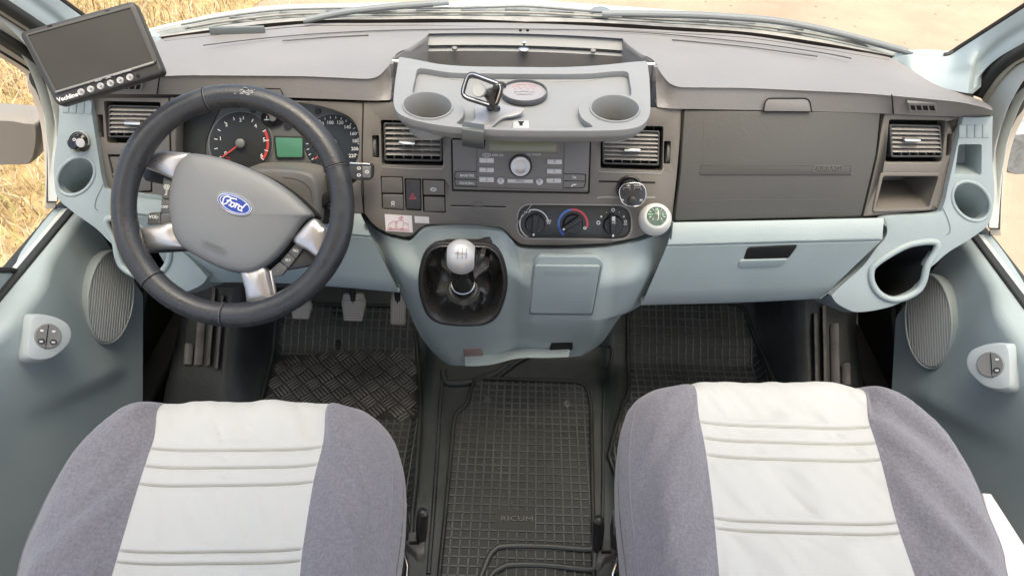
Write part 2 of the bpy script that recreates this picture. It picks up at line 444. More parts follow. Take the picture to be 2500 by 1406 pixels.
# ================================================================ bonnet, scuttle, wipers, windscreen, doors (both sides)
def mir(Gr):                    # right half rows (x from 0 outwards) -> whole rows
    return [[V((-p.x, p.y, p.z)) for p in reversed(r[1:])] + r for r in Gr]
NC = 60
def zrow(pts, z): return [hit(p[0], p[1], PZ(z)) for p in resample(sm(pts, 8), NC)]
def fixc(row):                  # put the first point exactly on the centre line
    row[0] = V((0, row[0].y, row[0].z)); return row
WS = [(1274, 66), (1400, 66), (1525, 69), (1600, 73), (1816, 86), (1996, 112), (2172, 141)]
WB = [(1274, 53), (1400, 54), (1525, 59), (1600, 64), (1816, 78), (1996, 103), (2180, 137)]
CO = [(1274, 10), (1318, 12), (1462, 25), (1750, 41), (1906, 54), (2040, 78), (2104, 94), (2190, 117), (2235, 136)]
CR = [(1274, -2), (1330, 2), (1462, 12), (1750, 33), (1906, 46), (2040, 71), (2104, 88), (2190, 112), (2235, 132)]
r_ws, r_wb = fixc(zrow(WS, .75)), fixc(zrow(WB, .748))
r_co, r_cr = fixc(zrow(CO, .735)), fixc(zrow(CR, .735))
van = thing('bonnet', 'white van bonnet edge beyond the windscreen wipers', 'bonnet', (0, 1.9, .6))
rows = [[p+V((0, 0, -.03)) for p in r_co], r_co, r_cr, [p+V((p.x*.02, .10, -.055)) for p in r_cr], [p+V((0, .35, -.30)) for p in r_cr], [p+V((0, .48, -.75)) for p in r_cr]]
grid('panel', mir(rows), M_body, van)
sc = thing('scuttle', 'dirty grey plastic scuttle panel below the windscreen glass', 'scuttle panel', (0, 1.6, .7))
M_cowl = mat('weathered_grey_plastic', (.20, .22, .215), .7, bump=.4, bscale=180, mott=.35, mscale=18, dist=.002)
M_cowl2 = mat('weathered_beige_plastic', (.27, .26, .235), .7, bump=.3, bscale=180, mott=.22, mscale=30, dist=.002)
def mixrow(a, b, t, dz=0): return [p.lerp(q, t)+V((0, 0, dz)) for p, q in zip(a, b)]
rows = [r_wb, mixrow(r_wb, r_co, .22, 0), mixrow(r_wb, r_co, .34, -.003)]
grid('glass_edge_strip', mir(rows), M_cowl2, sc)
rows = [mixrow(r_wb, r_co, .345, -.002), mixrow(r_wb, r_co, .42, -.01), mixrow(r_wb, r_co, .7, -.014), mixrow(r_wb, r_co, .86, -.004), mixrow(r_wb, r_co, .99, -.008)]
grid('panel', mir(rows), M_cowl, sc)
for k, (t, dz) in enumerate(((.40, .003), (.52, .0), (.62, -.004), (.78, .002))):
    rw = mixrow(r_wb, r_co, t, dz)[:54]; f = [V((-p.x, p.y, p.z)) for p in reversed(rw[1:])]+rw
    sweep('rib', f, .0022 if k else .003, M_cowl2 if k == 0 else mat('scuttle_dark', (.13, .14, .14), .6), sc, q=6)
# small vent bars and clips on the scuttle
lst = []
for k in range(13):
    x = -.62+.1*k; p = mixrow(r_wb, r_co, .66, -.002)[min(NC-1, int(abs(x)/.8*NC*.95))]
    lst.append(((x, p.y, p.z), (.028, 0, 0), (0, .004, 0), (0, 0, .003)))
boxes('clip', lst, mat('scuttle_dark', (.13, .14, .14), .6), sc, bevel=.001)
# wipers
def wiper(name, label, path, z0, piv):
    t = thing(name, label, 'wiper', (piv[0], piv[1], z0), group='windscreen wipers')
    P = [hit(a, b, PZ(z0+dz)) for a, b, dz in path]
    P3 = [V(p) for p in sm([tuple(p) for p in P], 6)]
    sweep('arm', P3, .0075, mat('wiper_grey', (.16, .18, .19), .45), t, q=8, flat=.5)
    B = [p+V((0, -.022, .004)) for p in P3[2:]]
    sweep('blade', B, .0045, mat('wiper_dark', (.07, .08, .085), .5), t, q=8, flat=.8)
    lathe('pivot', (piv[0], piv[1], z0-.035), (0, 0, 1), [(.03, 0), (.03, .012), (.022, .022), (.0, .024)], mat('wiper_grey', (.16, .18, .19), .45), t)
wiper('wiper', 'grey wiper arm rising from the centre towards the driver side', [(1095, 6, .01), (960, 16, .014), (860, 27, .012), (800, 38, .008), (748, 50, .004)], .745, (-.115, 1.59))
wiper('wiper', 'grey wiper arm lying along the passenger side of the scuttle', [(1470, 33, .01), (1640, 35, .014), (1760, 40, .012), (1900, 52, .008), (2040, 80, .006), (2215, 127, .004)], .75, (.17, 1.575))
wsn = thing('windscreen', 'clear windscreen glass in a black rubber surround above the dashboard', 'windscreen', (0, 1.45, .75))
rows = [[p+V((0, -.002, -.004)) for p in r_ws], [p+V((0, .003, -.022)) for p in r_ws], [p+V((0, .0, -.02)) for p in r_wb], r_wb]
grid('lower_seal', mir(rows), mat('windscreen_black_band', (.020, .014, .010), .6), wsn)
M_glass = bpy.data.materials.new('clear_glass'); M_glass.use_nodes = True
_t = M_glass.node_tree; _t.nodes.clear(); _o = _t.nodes.new('ShaderNodeOutputMaterial'); _mx = _t.nodes.new('ShaderNodeMixShader')
_tr = _t.nodes.new('ShaderNodeBsdfTransparent'); _gl = _t.nodes.new('ShaderNodeBsdfGlossy'); _gl.inputs['Roughness'].default_value = .02
_tr.inputs[0].default_value = (.97, .98, .975, 1); _mx.inputs[0].default_value = .035
_t.links.new(_tr.outputs[0], _mx.inputs[1]); _t.links.new(_gl.outputs[0], _mx.inputs[2]); _t.links.new(_mx.outputs[0], _o.inputs[0])
top = [V((p.x*.86, p.y-.86, p.z+.72)) for p in r_wb]
grid('glass', mir([[p+V((0, .004, .001)) for p in r_wb], mixrow(r_wb, top, .5), top]), M_glass, wsn)
boxes('mirror_clip', [(hit(580, 77, PZ(.75)), V((.055, .006, 0)), V((0, .004, 0)), V((0, 0, .010)))], mat('clip_grey', (.13, .15, .15), .6), wsn, bevel=.002)

DOORS = {}
def side(sx):
    global SX
    SX = sx; L = sx < 0
    side_n = 'driver' if L else 'passenger'; M_pil = M_sage
    # A-pillar trim
    tn = thing('pillar_trim', 'blue-grey windscreen pillar trim ' + ('behind the black monitor' if L else 'rising from the passenger end of the dashboard'), 'pillar trim', (.8, 1.3, .75), group='windscreen pillar trims')
    top = [(2173, 139, .742), (2225, 136, .765), (2262, 137, .80), (2311, 139, .83), (2350, 116, .85), (2500, 20, .872), (2700, -110, .885), (3400, -565, .89)]
    low = [(2173, 141, .740), (2281, 207, .79), (2369, 229, .82), (2372, 222, .845), (2398, 178, .862), (2437, 142, .868), (2500, 105, .872), (2700, -8, .88), (3400, -404, .905)]
    top = resample(sm(top, 6), 110); low = resample(sm(low, 6), 110); G = []
    for j in range(16):
        v = j/15; row = []
        for i in range(110):
            a, b = top[i], low[i]; c = [a[k]*(1-v)+b[k]*v for k in range(3)]
            x = c[2] + .006*math.exp(-((v-.62)/.16)**2)*sst(.04, .15, i/109)
            row.append(hit(c[0], c[1], PX(x)))
        G.append(row)
    grid('trim', G, M_pil, tn, back=(.03, .03, 0), smooth=50)
    ed = [hit(a[0], a[1]-3, PX(a[2]+.004)) for a in top[10:]]
    sweep('glass_seal', ed, .006, mat('windscreen_black_band', (.020, .014, .010), .6), tn, q=8)
    # door frame round the side window
    df = thing('door_frame', ('driver' if L else 'passenger') + ' door window frame with black seal and cream edge' , 'door frame', (.9, 1.15, .6), group='door window frames')
    B0 = [(2366, 230), (2396, 176), (2436, 141), (2500, 104), (2700, -10), (3400, -409)]
    B1 = [(2394, 240), (2428, 191), (2464, 158), (2500, 137), (2700, 25), (3400, -367)]
    B2 = [(2402, 250), (2437, 200), (2472, 165), (2500, 148), (2700, 38), (3400, -347)]
    B3 = [(2412, 556), (2419, 440), (2424, 300), (2440, 252), (2471, 211), (2500, 183), (2700, 75), (3400, -303)]
    B4 = [(2417, 560), (2419, 500), (2421, 460), (2428, 380), (2445, 320), (2475, 262), (2500, 222), (2700, 110), (3400, -282)]
    B5 = [(2419, 575), (2424, 490), (2436, 395), (2453, 330), (2482, 268), (2500, 237), (2700, 128), (3400, -264)]
    def band(nm, a, b, x0, x1, m, th=.02, push=0):
        A = resample(sm(a, 6), 90); Bb = resample(sm(b, 6), 90); G = []
        for j in range(9):
            v = j/8; G.append([hit(p[0]*(1-v)+q[0]*v, p[1]*(1-v)+q[1]*v, PX(x0*(1-v)+x1*v-push*math.sin(math.pi*v))) for p, q in zip(A, Bb)])
        grid(nm, G, m, df, back=(th, .0, 0), smooth=50)
    band('inner_seal', B0, B1, .872, .880, M_seal, push=.006)
    band('fabric_edge', B1, B2, .883, .886, mat('beige_fabric', (.33, .31, .25), .9, bump=.5, bscale=900))
    band('frame', B2, B3, .892, .905, mat('pale_door_frame', (.52, .54, .50), .5), push=.004)
    band('window_seal', B3, B4, .908, .92, M_seal, push=.008)
    band('outer_edge', B4, B5, .921, .928, M_cream)
    sweep('gap', [hit(p[0], p[1], PX(.888)) for p in sm(B2, 6)], .0022, M_gap, df, q=6)
    sweep('edge_line', [hit(p[0], p[1], PX(.929)) for p in sm(B5, 6)], .0028, M_gap, df, q=6)
    # door with inner panel
    d = thing('door', ('driver' if L else 'passenger')+' door inner panel, blue-grey with speaker grille and ' + ('two window switches' if L else 'one window switch'), 'door', (.9, .7, .2), group='cab doors')
    DOORS[sx] = d
    def dx(y, z):               # how far the inner panel stands from the centre line
        x = .873 - .075*(.505-z)/.5
        x -= .012*sst(.30, .47, z)*sst(1.05, .85, y)                       # shoulder below the sill
        low = .17+max(0, .95-y)*.66
        x -= .022*sst(low-.02, low+.035, z)*sst(.66, .78, y)*sst(.95, .84, y)       # arm rest bulge carrying the window switch
        return x
    ny, nz = 70, 50
    G = []
    for j in range(nz+1):
        z = .505-.50*j/nz; row = []
        for i in range(ny+1):
            y0_ = 1.08-max(0, .27-z)*1.2; y = y0_-(y0_-.12)*i/ny
            yy = y
            row.append(V((dx(yy, z)+.012*sst(.495, .505, z), yy, z)))
        G.append(row)
    grid('panel', G, M_sage, d, back=(.045, 0, 0), smooth=50)
    # sill strips
    y0, y1 = 1.08, .30
    boxes('sill_seal', [((.893, (y0+y1)/2, .505), (.008, 0, 0), (0, (y0-y1)/2, 0), (0, 0, .006))], M_seal, d, bevel=.003)
    boxes('sill', [((.909, (y0+y1)/2, .498), (.0075, 0, 0), (0, (y0-y1)/2, 0), (0, 0, .008))], mat('pale_door_frame', (.52, .54, .50), .5), d, bevel=.004)
    mk('window_glass', [(.925, 1.13, .50), (.925, .30, .50), (.88, .30, 1.1), (.88, .95, 1.1), (.91, 1.13, .85)], [(0, 1, 2, 3, 4)], M_glass, d)
    def hitD(px, py, off=0):   # point of the door skin under a photo point
        X = .83
        for _ in range(25):
            p = hit(px, py, PX(X)); X = .6*X+.4*(dx(p.y, p.z)-off)
        return hit(px, py, PX(X))
    # speaker
    n = V((-1, -.06, .15)).normalized(); plK = (hitD(2255, 785, .017), n)
    out = on(ell(2270, 785, 58, 118, -3, 56), plK)
    rings('speaker_grille', out, n, [(1, -.04), (1, .002), (.97, .004), (.95, .001), (.94, -.003)], mat('speaker_rim', (.25, .29, .29), .5), d)
    lst = []
    for k in range(17):
        px = 2270-49+98*k/16; hh = 110*math.sqrt(max(0, 1-((px-2270)/56)**2))
        if hh < 12: continue
        P0, P1 = [hit(px+.04*(q-785), q, plK) for q in (785-hh, 785+hh)]
        c = (P0+P1)/2 - n*.001; ay = (P1-P0)/2; lst.append((c, V((0, 1, 0)).cross(ay).normalized()*0+ay.cross(n).normalized()*.0022, ay, n*.0035))
    boxes('grille_bars', lst, mat('grille_grey', (.36, .385, .38), .5), d, bevel=.001)
    # switch housing
    c = [(2357, 880), (2366, 858), (2385, 846), (2415, 838), (2447, 838), (2462, 848), (2467, 900), (2466, 943), (2440, 951), (2405, 944), (2380, 925), (2362, 903)]
    plS = (hitD(2415, 892, .038), V((-.80, -.35, .48)).normalized())
    out = [hit(p[0], p[1], plS, 0) for p in sm(c, 5, True)]
    rings('switch_housing', out, plS[1], [(1.16, -.075), (1.06, -.02), (1.0, -.006), (.95, -.001), (.86, 0), (.4, .001)], mat('switch_housing', (.36, .40, .405), .5, bump=.2, bscale=500, dist=.0004), d)
    out = [hit(p[0], p[1], plS, .0005) for p in ell(2419, 890, 34, 31, 0, 40)]
    sw = rings('window_switch', out, plS[1], [(1, -.004), (1, .0012), (.93, .003), (.5, .0022)], M_mid, d)
    strokes('switch_split', [[(2418, 860), (2422, 921)]], plS, 2.4, M_gap, sw, off=.0034, th=.003)
    for sgn in ((-1, 1) if L else (1,)):
        strokes('window_symbol', [[(2434-15+sgn*15-8+4, 877), (2434-15+sgn*15-8+12, 877)]], plS, 5, M_white, sw, off=.0036)
        rings('rocker_dimple', [hit(p[0], p[1], plS, .002) for p in ell(2419+sgn*15, 904, 9, 7, 0, 20)], plS[1], [(1, 0), (1, .0018), (.75, .0018), (.6, .0005)], M_blk, sw)
        strokes('window_symbol', [[(2419+sgn*15-4, 904), (2419+sgn*15+4, 904)]], plS, 3.5, M_white, sw, off=.0042)
    # pocket lip under the arm rest
    lip = [(2226, 986), (2262, 1012), (2320, 1050), (2362, 1066), (2380, 1078), (2374, 1100), (2345, 1117)]
    if False: sweep('pocket_lip', [hitD(a, b, .001) for a, b in sm(lip, 5)], .0035, M_sage, d, q=8, flat=.6)
    # door-step seals and entry step
    st = thing('entry_step', 'black ribbed step moulding in the ' + side_n + ' footwell beside the door', 'step', (.7, 1.0, .1), group='footwell steps')
    for k, px in enumerate((1990, 2012, 2036, 2062, 2086)):
        a = [hitF(px+.02*(q-740), q, .010) for q in range(746 if k else 765, 950, 12)]
        sweep('rib', a, .0095, mat('step_rib', (.17, .158, .146), .5, bump=.4, bscale=200, mott=.3, mscale=30), st, q=8, flat=.4)
    for k, (px, X) in enumerate(((2180, .845), (2204, .853))):
        P = [hit(px+(q-740)*.10, q, PX(X)) for q in range(720, 1010, 20)]
        sweep('door_seal', P, .0075, M_seal, st, q=10)
    # outer mirror
    mo = thing('door_mirror', ('grey-beige mirror housing outside the driver window' if L else 'grey door mirror outside the passenger window'), 'door mirror', (1.15, 1.2, .6), group='door mirrors')
    if L: pts = [(2470, 372), (2500, 362), (2560, 358), (2690, 368), (2710, 455), (2650, 478), (2540, 472), (2478, 458)]
    else: pts = [(2446, 330), (2480, 322), (2560, 318), (2700, 330), (2710, 420), (2640, 432), (2520, 424), (2452, 416)]
    out = [hit(p[0], p[1], PY(1.28)) for p in sm(pts, 5, True)]
    rings('housing', out, V((0, -1, 0)), [(.9, -.07), (1.0, -.05), (1.02, -.02), (1.0, 0), (.94, .006)], mat('mirror_beige', (.24, .22, .19), .5) if L else mat('mirror_grey', (.30, .32, .32), .35, bump=.6, bscale=120, mott=.3, mscale=60), mo)
    SX = 1
side(1); side(-1)

dl = DOORS[-1]
cpt = [(-120, 640), (-20, 664), (24, 664), (46, 672), (60, 690), (20, 760), (-120, 900)]
prism('sill_corner', [hit(p[0], p[1], PX(-.897)) for p in rnd(cpt, 8)], (-.02, 0, 0), M_sage, dl, bevel=.004)
sweep('sill_corner_seal', [hit(p[0], p[1], PX(-.90)) for p in sm([(-120, 634), (-20, 658), (24, 660), (48, 664), (62, 650)], 5)], .006, M_seal, dl, q=8)
# ================================================================ dashboard
D = thing('dashboard', 'grey and pale blue van dashboard spanning the whole cab below the windscreen', 'dashboard', (0, 1.15, .6))
# --- top pad
Zs = [.744, .750, .765, .774, .779, .774, .742]
def padcol(p0, p1, p2, p3, p4):
    p2b = (p2[0]*.35+p3[0]*.65, p2[1]*.35+p3[1]*.65-3)
    p3b = (p3[0]*.86+p4[0]*.14, p3[1]*.86+p4[1]*.14)
    return [hit(p[0], p[1], PZ(z)) for p, z in zip((p0, p1, p2, p2b, p3, p3b, p4), Zs)]
cols = [padcol((1525, 69), (1520, 95), (1560, 130), (1597, 150), (1604, 262)),
        padcol((1560, 71), (1556, 98), (1590, 138), (1618, 184), (1622, 264)),
        padcol((1600, 73), (1600, 101), (1630, 145), (1648, 208), (1650, 266)),
        padcol((1680, 78), (1680, 107), (1700, 152), (1712, 212), (1712, 267)),
        padcol((1816, 86), (1818, 118), (1825, 162), (1828, 214), (1828, 269)),
        padcol((1996, 112), (2000, 142), (2004, 180), (2006, 222), (2006, 273)),
        padcol((2090, 126), (2096, 154), (2104, 192), (2106, 227), (2108, 276)),
        padcol((2172, 141), (2175, 166), (2177, 200), (2178, 233), (2181, 279)),
        padcol((2230, 175), (2232, 192), (2234, 214), (2234, 238), (2238, 282)),
        padcol((2284, 207), (2285, 216), (2286, 228), (2286, 243), (2292, 284)),
        padcol((2345, 228), (2346, 234), (2347, 241), (2347, 250), (2352, 286)),
        padcol((2398, 247), (2399, 252), (2400, 257), (2400, 262), (2400, 286)),
        padcol((2421, 262), (2422, 265), (2423, 268), (2423, 271), (2420, 284))]
rows = [[c[j] for c in cols] for j in range(7)]
rows = [[V(p) for p in sm([tuple(q) for q in r], 6)] for r in rows]
nc = len(rows[0]); tr = [list(x) for x in zip(*rows)]
tr = [[V(p) for p in sm([tuple(q) for q in c], 5)] for c in tr]
RG = [list(x) for x in zip(*tr)]                                     # rows from windscreen to front
cen = [[V((p.x*i/6, p.y+(.012*(1-(i/6)**2)), p.z)) for i in range(6)] for p in [r[0] for r in RG[:6]]]
vs, fs = [], []
def addg(Gr, flip=False):
    k0 = len(vs); nu = len(Gr[0])
    for r in Gr: vs.extend(V((-p.x, p.y, p.z)) if flip else p for p in r)
    for j in range(len(Gr)-1):
        for i in range(nu-1):
            f = (k0+j*nu+i, k0+(j+1)*nu+i, k0+(j+1)*nu+i+1, k0+j*nu+i+1); fs.append(tuple(reversed(f)) if flip else f)
lipr = [[V((p.x, p.y+.03, p.z-.001)) for p in RG[-1]]]
for fl_ in (False, True):
    addg(RG+lipr, fl_)
    addg([c+[RG[j][0]] for j, c in enumerate(cen)], fl_)
    e = [RG[j][0] for j in range(5, len(RG))]
    addg([e, [V((p.x+.002, p.y, p.z-.012)) for p in e], [V((p.x+.003, p.y, p.z-.06)) for p in e]], not fl_)
pad = mk('top_pad', vs, fs, M_pad, D, smooth='open')
m_ = pad.data; bm = bmesh.new(); bm.from_mesh(m_); bmesh.ops.remove_doubles(bm, verts=bm.verts, dist=.0005)
bmesh.ops.recalc_face_normals(bm, faces=bm.faces); bm.to_mesh(m_); bm.free()
def padz(px, py):
    p = hit(px, py, PZ(.77)); z = .77
    for _ in range(6):
        z = .748 + .025*sst(1.42, 1.13, p.y); p = hit(px, py, PZ(z))
    return p
for c in ([(497, 114), (640, 97), (800, 84), (1000, 76), (1280, 74), (1560, 82), (1820, 106), (2000, 131), (2078, 146)],
          [(690, 103), (800, 94), (900, 89)], [(1640, 100), (1800, 115), (1900, 128), (1995, 141)]):
    P = [padz(*q)+V((0, 0, .0022)) for q in sm(c, 6)]
    sweep('defrost_slit', P, .0013, M_dark, D, q=6)
for x in (1271, 1288): lathe('sensor', padz(x, 77), (0, 0, 1), [(.003, 0), (.003, .004), (.001, .005)], M_gap, D, q=12)
# --- open bin behind the tray
x0, x1 = -.245, .245
ya = RG[5][0].y+.012; p35 = hit(1280, 126, PZ(.722)); 
for nm, xs in (('bin', (-.215, .215)),):
    ped = [(ya+.0, .749), (ya-.006, .742), (ya-.02, .730), (p35.y+.01, .7225), (p35.y, .721), (p35.y-.003, .7195)]
    wall = [(p35.y-.003, .7195), (p35.y-.006, .60), (p35.y-.09, .598)]
    G = []
    for (y, z) in ped:
        G.append([V((x, y+.016*(1-(x/.24)**2)-.016+.008, z)) for x in [(-.262+.524*i/24) for i in range(25)]])
    grid('bin_wall', [[V((x, y+.016*(1-(x/.24)**2)-.016+.008, z)) for x in [(-.262+.524*i/24) for i in range(25)]] for y, z in wall], M_pad, D, smooth='open')
    grid('storage_bin', G, M_tray, D, smooth='open')
for sx_ in (-1, 1):
    SX = sx_
    w0 = [hit(1519, 94, PZ(.748)), hit(1597, 157, PZ(.776))]
    G = [[p+V((.0, 0, .0)) for p in [w0[0].lerp(w0[1], t/8) for t in range(9)]]]
    G.append([p+V((-.004, 0, -.028)) for p in G[0]]); G.append([p+V((-.005, 0, -.12)) for p in G[0]])
    grid('bin_side', G, M_pad, D, back=(.006, 0, 0), smooth=50)
    SX = 1
pb = hit(1279, 122, PZ(.726))
lathe('latch_peg', pb, (0, -.2, 1), [(.010, 0), (.010, .003), (.0025, .004), (.002, .014), (.0042, .016), (.0042, .019), (.001, .020)], M_chrome, D, q=16)
for a, b in ((1110, 121), (1448, 127)): lathe('rubber_stop', hit(a, b, PZ(.727)), (0, -.2, 1), [(.006, 0), (.0055, .004), (.002, .006)], M_mid, D, q=16)
# latches in the front face of the pad
def quadpad(pts, pl, name, m, th=.004, off=.001, r=5, bv=.001, parent=D, **k):
    return prism(name, on(rnd(pts, r), pl, off), V(pl[1])*-th, m, parent, bevel=bv, **k)
fr = lambda px, py: None
# find the plane of the pad front on each side
def padfront():
    a = hit(1900, 216, PZ(.779)); b = hit(1900, 272, PZ(.742)); return pl2(a.y, a.z, b.y, b.z)
PFR = padfront()
latch_pl = shift(PFR, .003)
quadpad([(1870, 243), (1975, 243), (1981, 273), (1865, 272)], latch_pl, 'pad_latch', M_pad, off=.0005, th=.006, r=[14, 14, 0, 0])
strokes('latch_gap', [rnd([(1864, 274), (1869, 241), (1976, 241), (1982, 275)], [0, 14, 14, 0])], latch_pl, 3, M_gap, D, off=.0008)
strokes('latch_gap', [[(640, 217), (684, 218), (690, 230), (690, 243)]], latch_pl, 3, M_gap, D, off=.0015)
for sx_ in (1, -1):
    SX = sx_
    _a = hit(2250, 240, PZ(.779)); _b = hit(2250, 282, PZ(.742)); PFE = pl2(_a.y, _a.z, _b.y, _b.z)
    strokes('pad_joint', [[(2178, 234), (2182, 280)]], PFE, 2.2, M_gap, D, off=.002, th=.004)
    v = prism('demister_vent', on(rnd([(2215, 251), (2285, 252), (2292, 277), (2221, 276)], 4), shift(PFE, .005)), PFE[1]*-.008, M_mid, D, bevel=.001,
          holes=[on([(2222, 258), (2280, 259), (2284, 272), (2226, 271)], shift(PFE, .005))])
    prism('demister_dark', on([(2220, 257), (2281, 258), (2285, 273), (2224, 272)], shift(PFE, .003)), PFE[1]*-.004, M_gap, v, bevel=0)
    strokes('demister_fin', [[(x, 258), (x+3, 272)] for x in (2235, 2250, 2266)], shift(PFE, .0045), 3, M_mid, v, off=.0005)
    SX = 1
# --- fascia
vent_l = [(929, 293), (1079, 297), (1082, 405), (932, 402)]
vent_r = [(1467, 306), (1620, 309), (1617, 417), (1466, 411)]
radio_h = [(1102, 338), (1443, 343), (1438, 472), (1104, 465)]
dials = [[(908, 331), (925, 331), (926, 386), (910, 386)], [(1621, 345), (1638, 345), (1636, 401), (1620, 401)]]
cen_out = [(888, 250), (1300, 254), (1664, 266), (1661, 330), (1652, 430), (1640, 540)] + \
          [(1603, 562), (1556, 580), (1484, 594), (1376, 599), (1290, 598)] + [(1272, 596), (1260, 589), (1246, 576), (1235, 564), (1222, 556), (1195, 552), (1160, 549)] + \
          [(1052, 548), (1038, 550), (1023, 558), (1012, 569), (1002, 577), (987, 579), (944, 569), (919, 554), (904, 540), (890, 522), (884, 470), (886, 330)]
clim = rnd([(1266, 501), (1538, 504), (1541, 583), (1264, 580)], 34, 7)
swl = [(929, 431), (984, 432), (987, 514), (932, 510)]; swh = [(987, 436), (1028, 437), (1029, 515), (990, 513)]; swr = [(1030, 437), (1086, 438), (1088, 520), (1033, 517)]
fas = prism('centre_fascia', on(cen_out, PF), PF[1]*-.03, M_fas, D, bevel=.002,
            holes=[on(rnd(h, 5), PF) for h in (vent_l, vent_r, radio_h)] + [on(rnd(h, 3), PF) for h in dials+[swl, swh, swr]] + [on(clim, PF)])
fas['label'] = 'dark brown-grey centre section'
prism('fascia_backing', on([(880, 250), (1672, 262), (1645, 542), (1500, 575), (1290, 588), (1235, 545), (1050, 540), (1000, 560), (900, 520)], PF, -.045), PF[1]*-.01, M_gap, D, bevel=0)
# cluster surround left of the centre section
clus = [(436, 392), (430, 330), (434, 296), (460, 272), (520, 258), (600, 252), (700, 252), (760, 256), (820, 272), (858, 292), (874, 322), (876, 362), (870, 392), (850, 412), (826, 424), (800, 428), (770, 424), (700, 415), (600, 413), (500, 412)]
cl_out = [(412, 238), (886, 250), (884, 330), (882, 470), (888, 522), (780, 520), (560, 505), (420, 480), (418, 400), (413, 300)]
cs = prism('cluster_surround', on(cl_out, PF, -.001), PF[1]*-.03, M_fas, D, bevel=.002, holes=[on(sm(clus, 5, True), PF, -.001)])
# --- instrument cluster, set back behind its opening
IC = prism('instrument_cluster', on([(400, 236), (900, 240), (900, 440), (400, 440)], PC), PC[1]*-.01, mat('cluster_face', (.12, .122, .11), .5), D, bevel=0)
# dark well walls
o_ = on(sm(clus, 5, True), PF, -.004); i_ = on(sm(clus, 5, True), PC, .0)
grid('cluster_well', [o_+[o_[0]], i_+[i_[0]]], mat('well_dark', (.035, .04, .037), .6), IC, smooth='open')
quadpad([(425, 245), (548, 245), (520, 300), (500, 350), (505, 420), (425, 420)], PC, 'dark_field', mat('well_dark', (.035, .04, .037), .6), off=.003, r=20, parent=IC)
M_dial = mat('dial_face', (.028, .030, .029), .45)
def disc(cx, cy, r, pl, off, m, parent, name, ry=None, h=.0015, a=0):
    return rings(name, [hit(p[0], p[1], pl, off) for p in ell(cx, cy, r, ry or r, a, 48)], pl[1], [(1, -.001), (1, h), (.96, h+.0004)], m, parent)
disc(588, 350, 79, PC, .001, mat('dial_rim', (.20, .205, .19), .4), IC, 'dial_rim'); tach = disc(588, 350, 76, PC, .003, M_dial, IC, 'tachometer')
disc(813, 350, 73, PC, .001, mat('dial_rim', (.20, .205, .19), .4), IC, 'dial_rim'); spd = disc(813, 350, 70, PC, .003, mat('dial_blue_black', (.02, .027, .032), .45), IC, 'speedometer')
tmp = disc(667, 288, 30, PC, .003, M_gap, IC, 'temperature_gauge', ry=23, a=-12)
lcd = prism('display', on(rnd([(672, 336), (738, 338), (738, 384), (677, 384)], 4), PC, .004), PC[1]*-.003, emit(mat('green_display', (.07, .20, .125), .3), (.10, .30, .18), .05), IC, bevel=.0004)
prism('display_frame', on(rnd([(668, 332), (743, 334), (743, 388), (673, 388)], 6), PC, .0035), PC[1]*-.002, M_blk, IC, bevel=.0004)
disc(702, 308, 9, PC, .002, M_blk, IC, 'warning_lens'); disc(618, 270, 7, PC, .002, M_blk, IC, 'warning_lens'); disc(776, 273, 7, PC, .002, M_blk, IC, 'warning_lens')
Pd = shift(PC, .006)
def gtick(cx, cy, r0, r1, a): 
    a = math.radians(a); return [(cx+r0*math.sin(a), cy-r0*math.cos(a)), (cx+r1*math.sin(a), cy-r1*math.cos(a))]
for s, x, y in (('0', 551, 375), ('1', 538, 339), ('2', 553, 305), ('3', 587, 294), ('4', 624, 308), ('5', 645, 342), ('6', 639, 380)):
    txt(s, x, y, Pd, 9.5, 0, M_white, IC, 'numeral', bold=.02)
strokes('scale', [gtick(588, 350, 58, 66, -124+21.6*k) for k in range(8)], Pd, 2.2, M_white, IC)
strokes('red_zone', [[(588+66*math.sin(math.radians(a)), 350-66*math.cos(math.radians(a))) for a in range(62, 128, 4)]], Pd, 6, M_red, IC, off=.0004)
strokes('scale', [gtick(588, 350, 60, 69, a) for a in (62, 84, 106, 126)], Pd, 2, M_white, IC)
strokes('needle', [[(588, 350), (542, 384)]], Pd, 3.2, mat('needle_red', (.65, .08, .06), .4), IC, off=.004)
lathe('needle_hub', hit(588, 350, Pd, .002), PC[1], [(.0085, 0), (.0085, .005), (.006, .007)], M_mid, IC, q=20)
txt('r/min', 556, 385, Pd, 4, 4, M_red, IC, 'print'); txt('x 1000', 556, 391, Pd, 4, 4, M_red, IC, 'print')
for s, x, y in (('20', 770, 363), ('0', 780, 381), ('60', 770, 318), ('80', 785, 303), ('100', 806, 300), ('120', 830, 300), ('140', 848, 311), ('160', 862, 327), ('180', 868, 345), ('200', 866, 364), ('220', 860, 381)):
    txt(s, x, y, Pd, 8.5, 0, M_white if s != '0' else M_red, IC, 'numeral', bold=.02)
strokes('scale', [gtick(813, 350, 60, 66, -128+12.2*k) for k in range(21)], Pd, 1.6, M_white, IC)
strokes('needle', [[(813, 350), (769, 388)]], Pd, 3, mat('needle_red', (.65, .08, .06), .4), IC, off=.004)
lathe('needle_hub', hit(813, 350, Pd, .002), PC[1], [(.0085, 0), (.0085, .005), (.006, .007)], M_mid, IC, q=20)
strokes('needle', [[(666, 289), (644, 270)]], Pd, 3, mat('needle_pink', (.6, .3, .25), .4), IC, off=.004)
lathe('needle_hub', hit(667, 289, Pd, .002), PC[1], [(.006, 0), (.006, .004), (.004, .005)], M_mid, IC, q=16)
txt('C', 687, 289, Pd, 8, 0, M_white, IC, 'print'); strokes('thermometer_symbol', [[(651, 284), (651, 292)], [(645, 293), (657, 293)]], Pd, 2, M_white, IC)
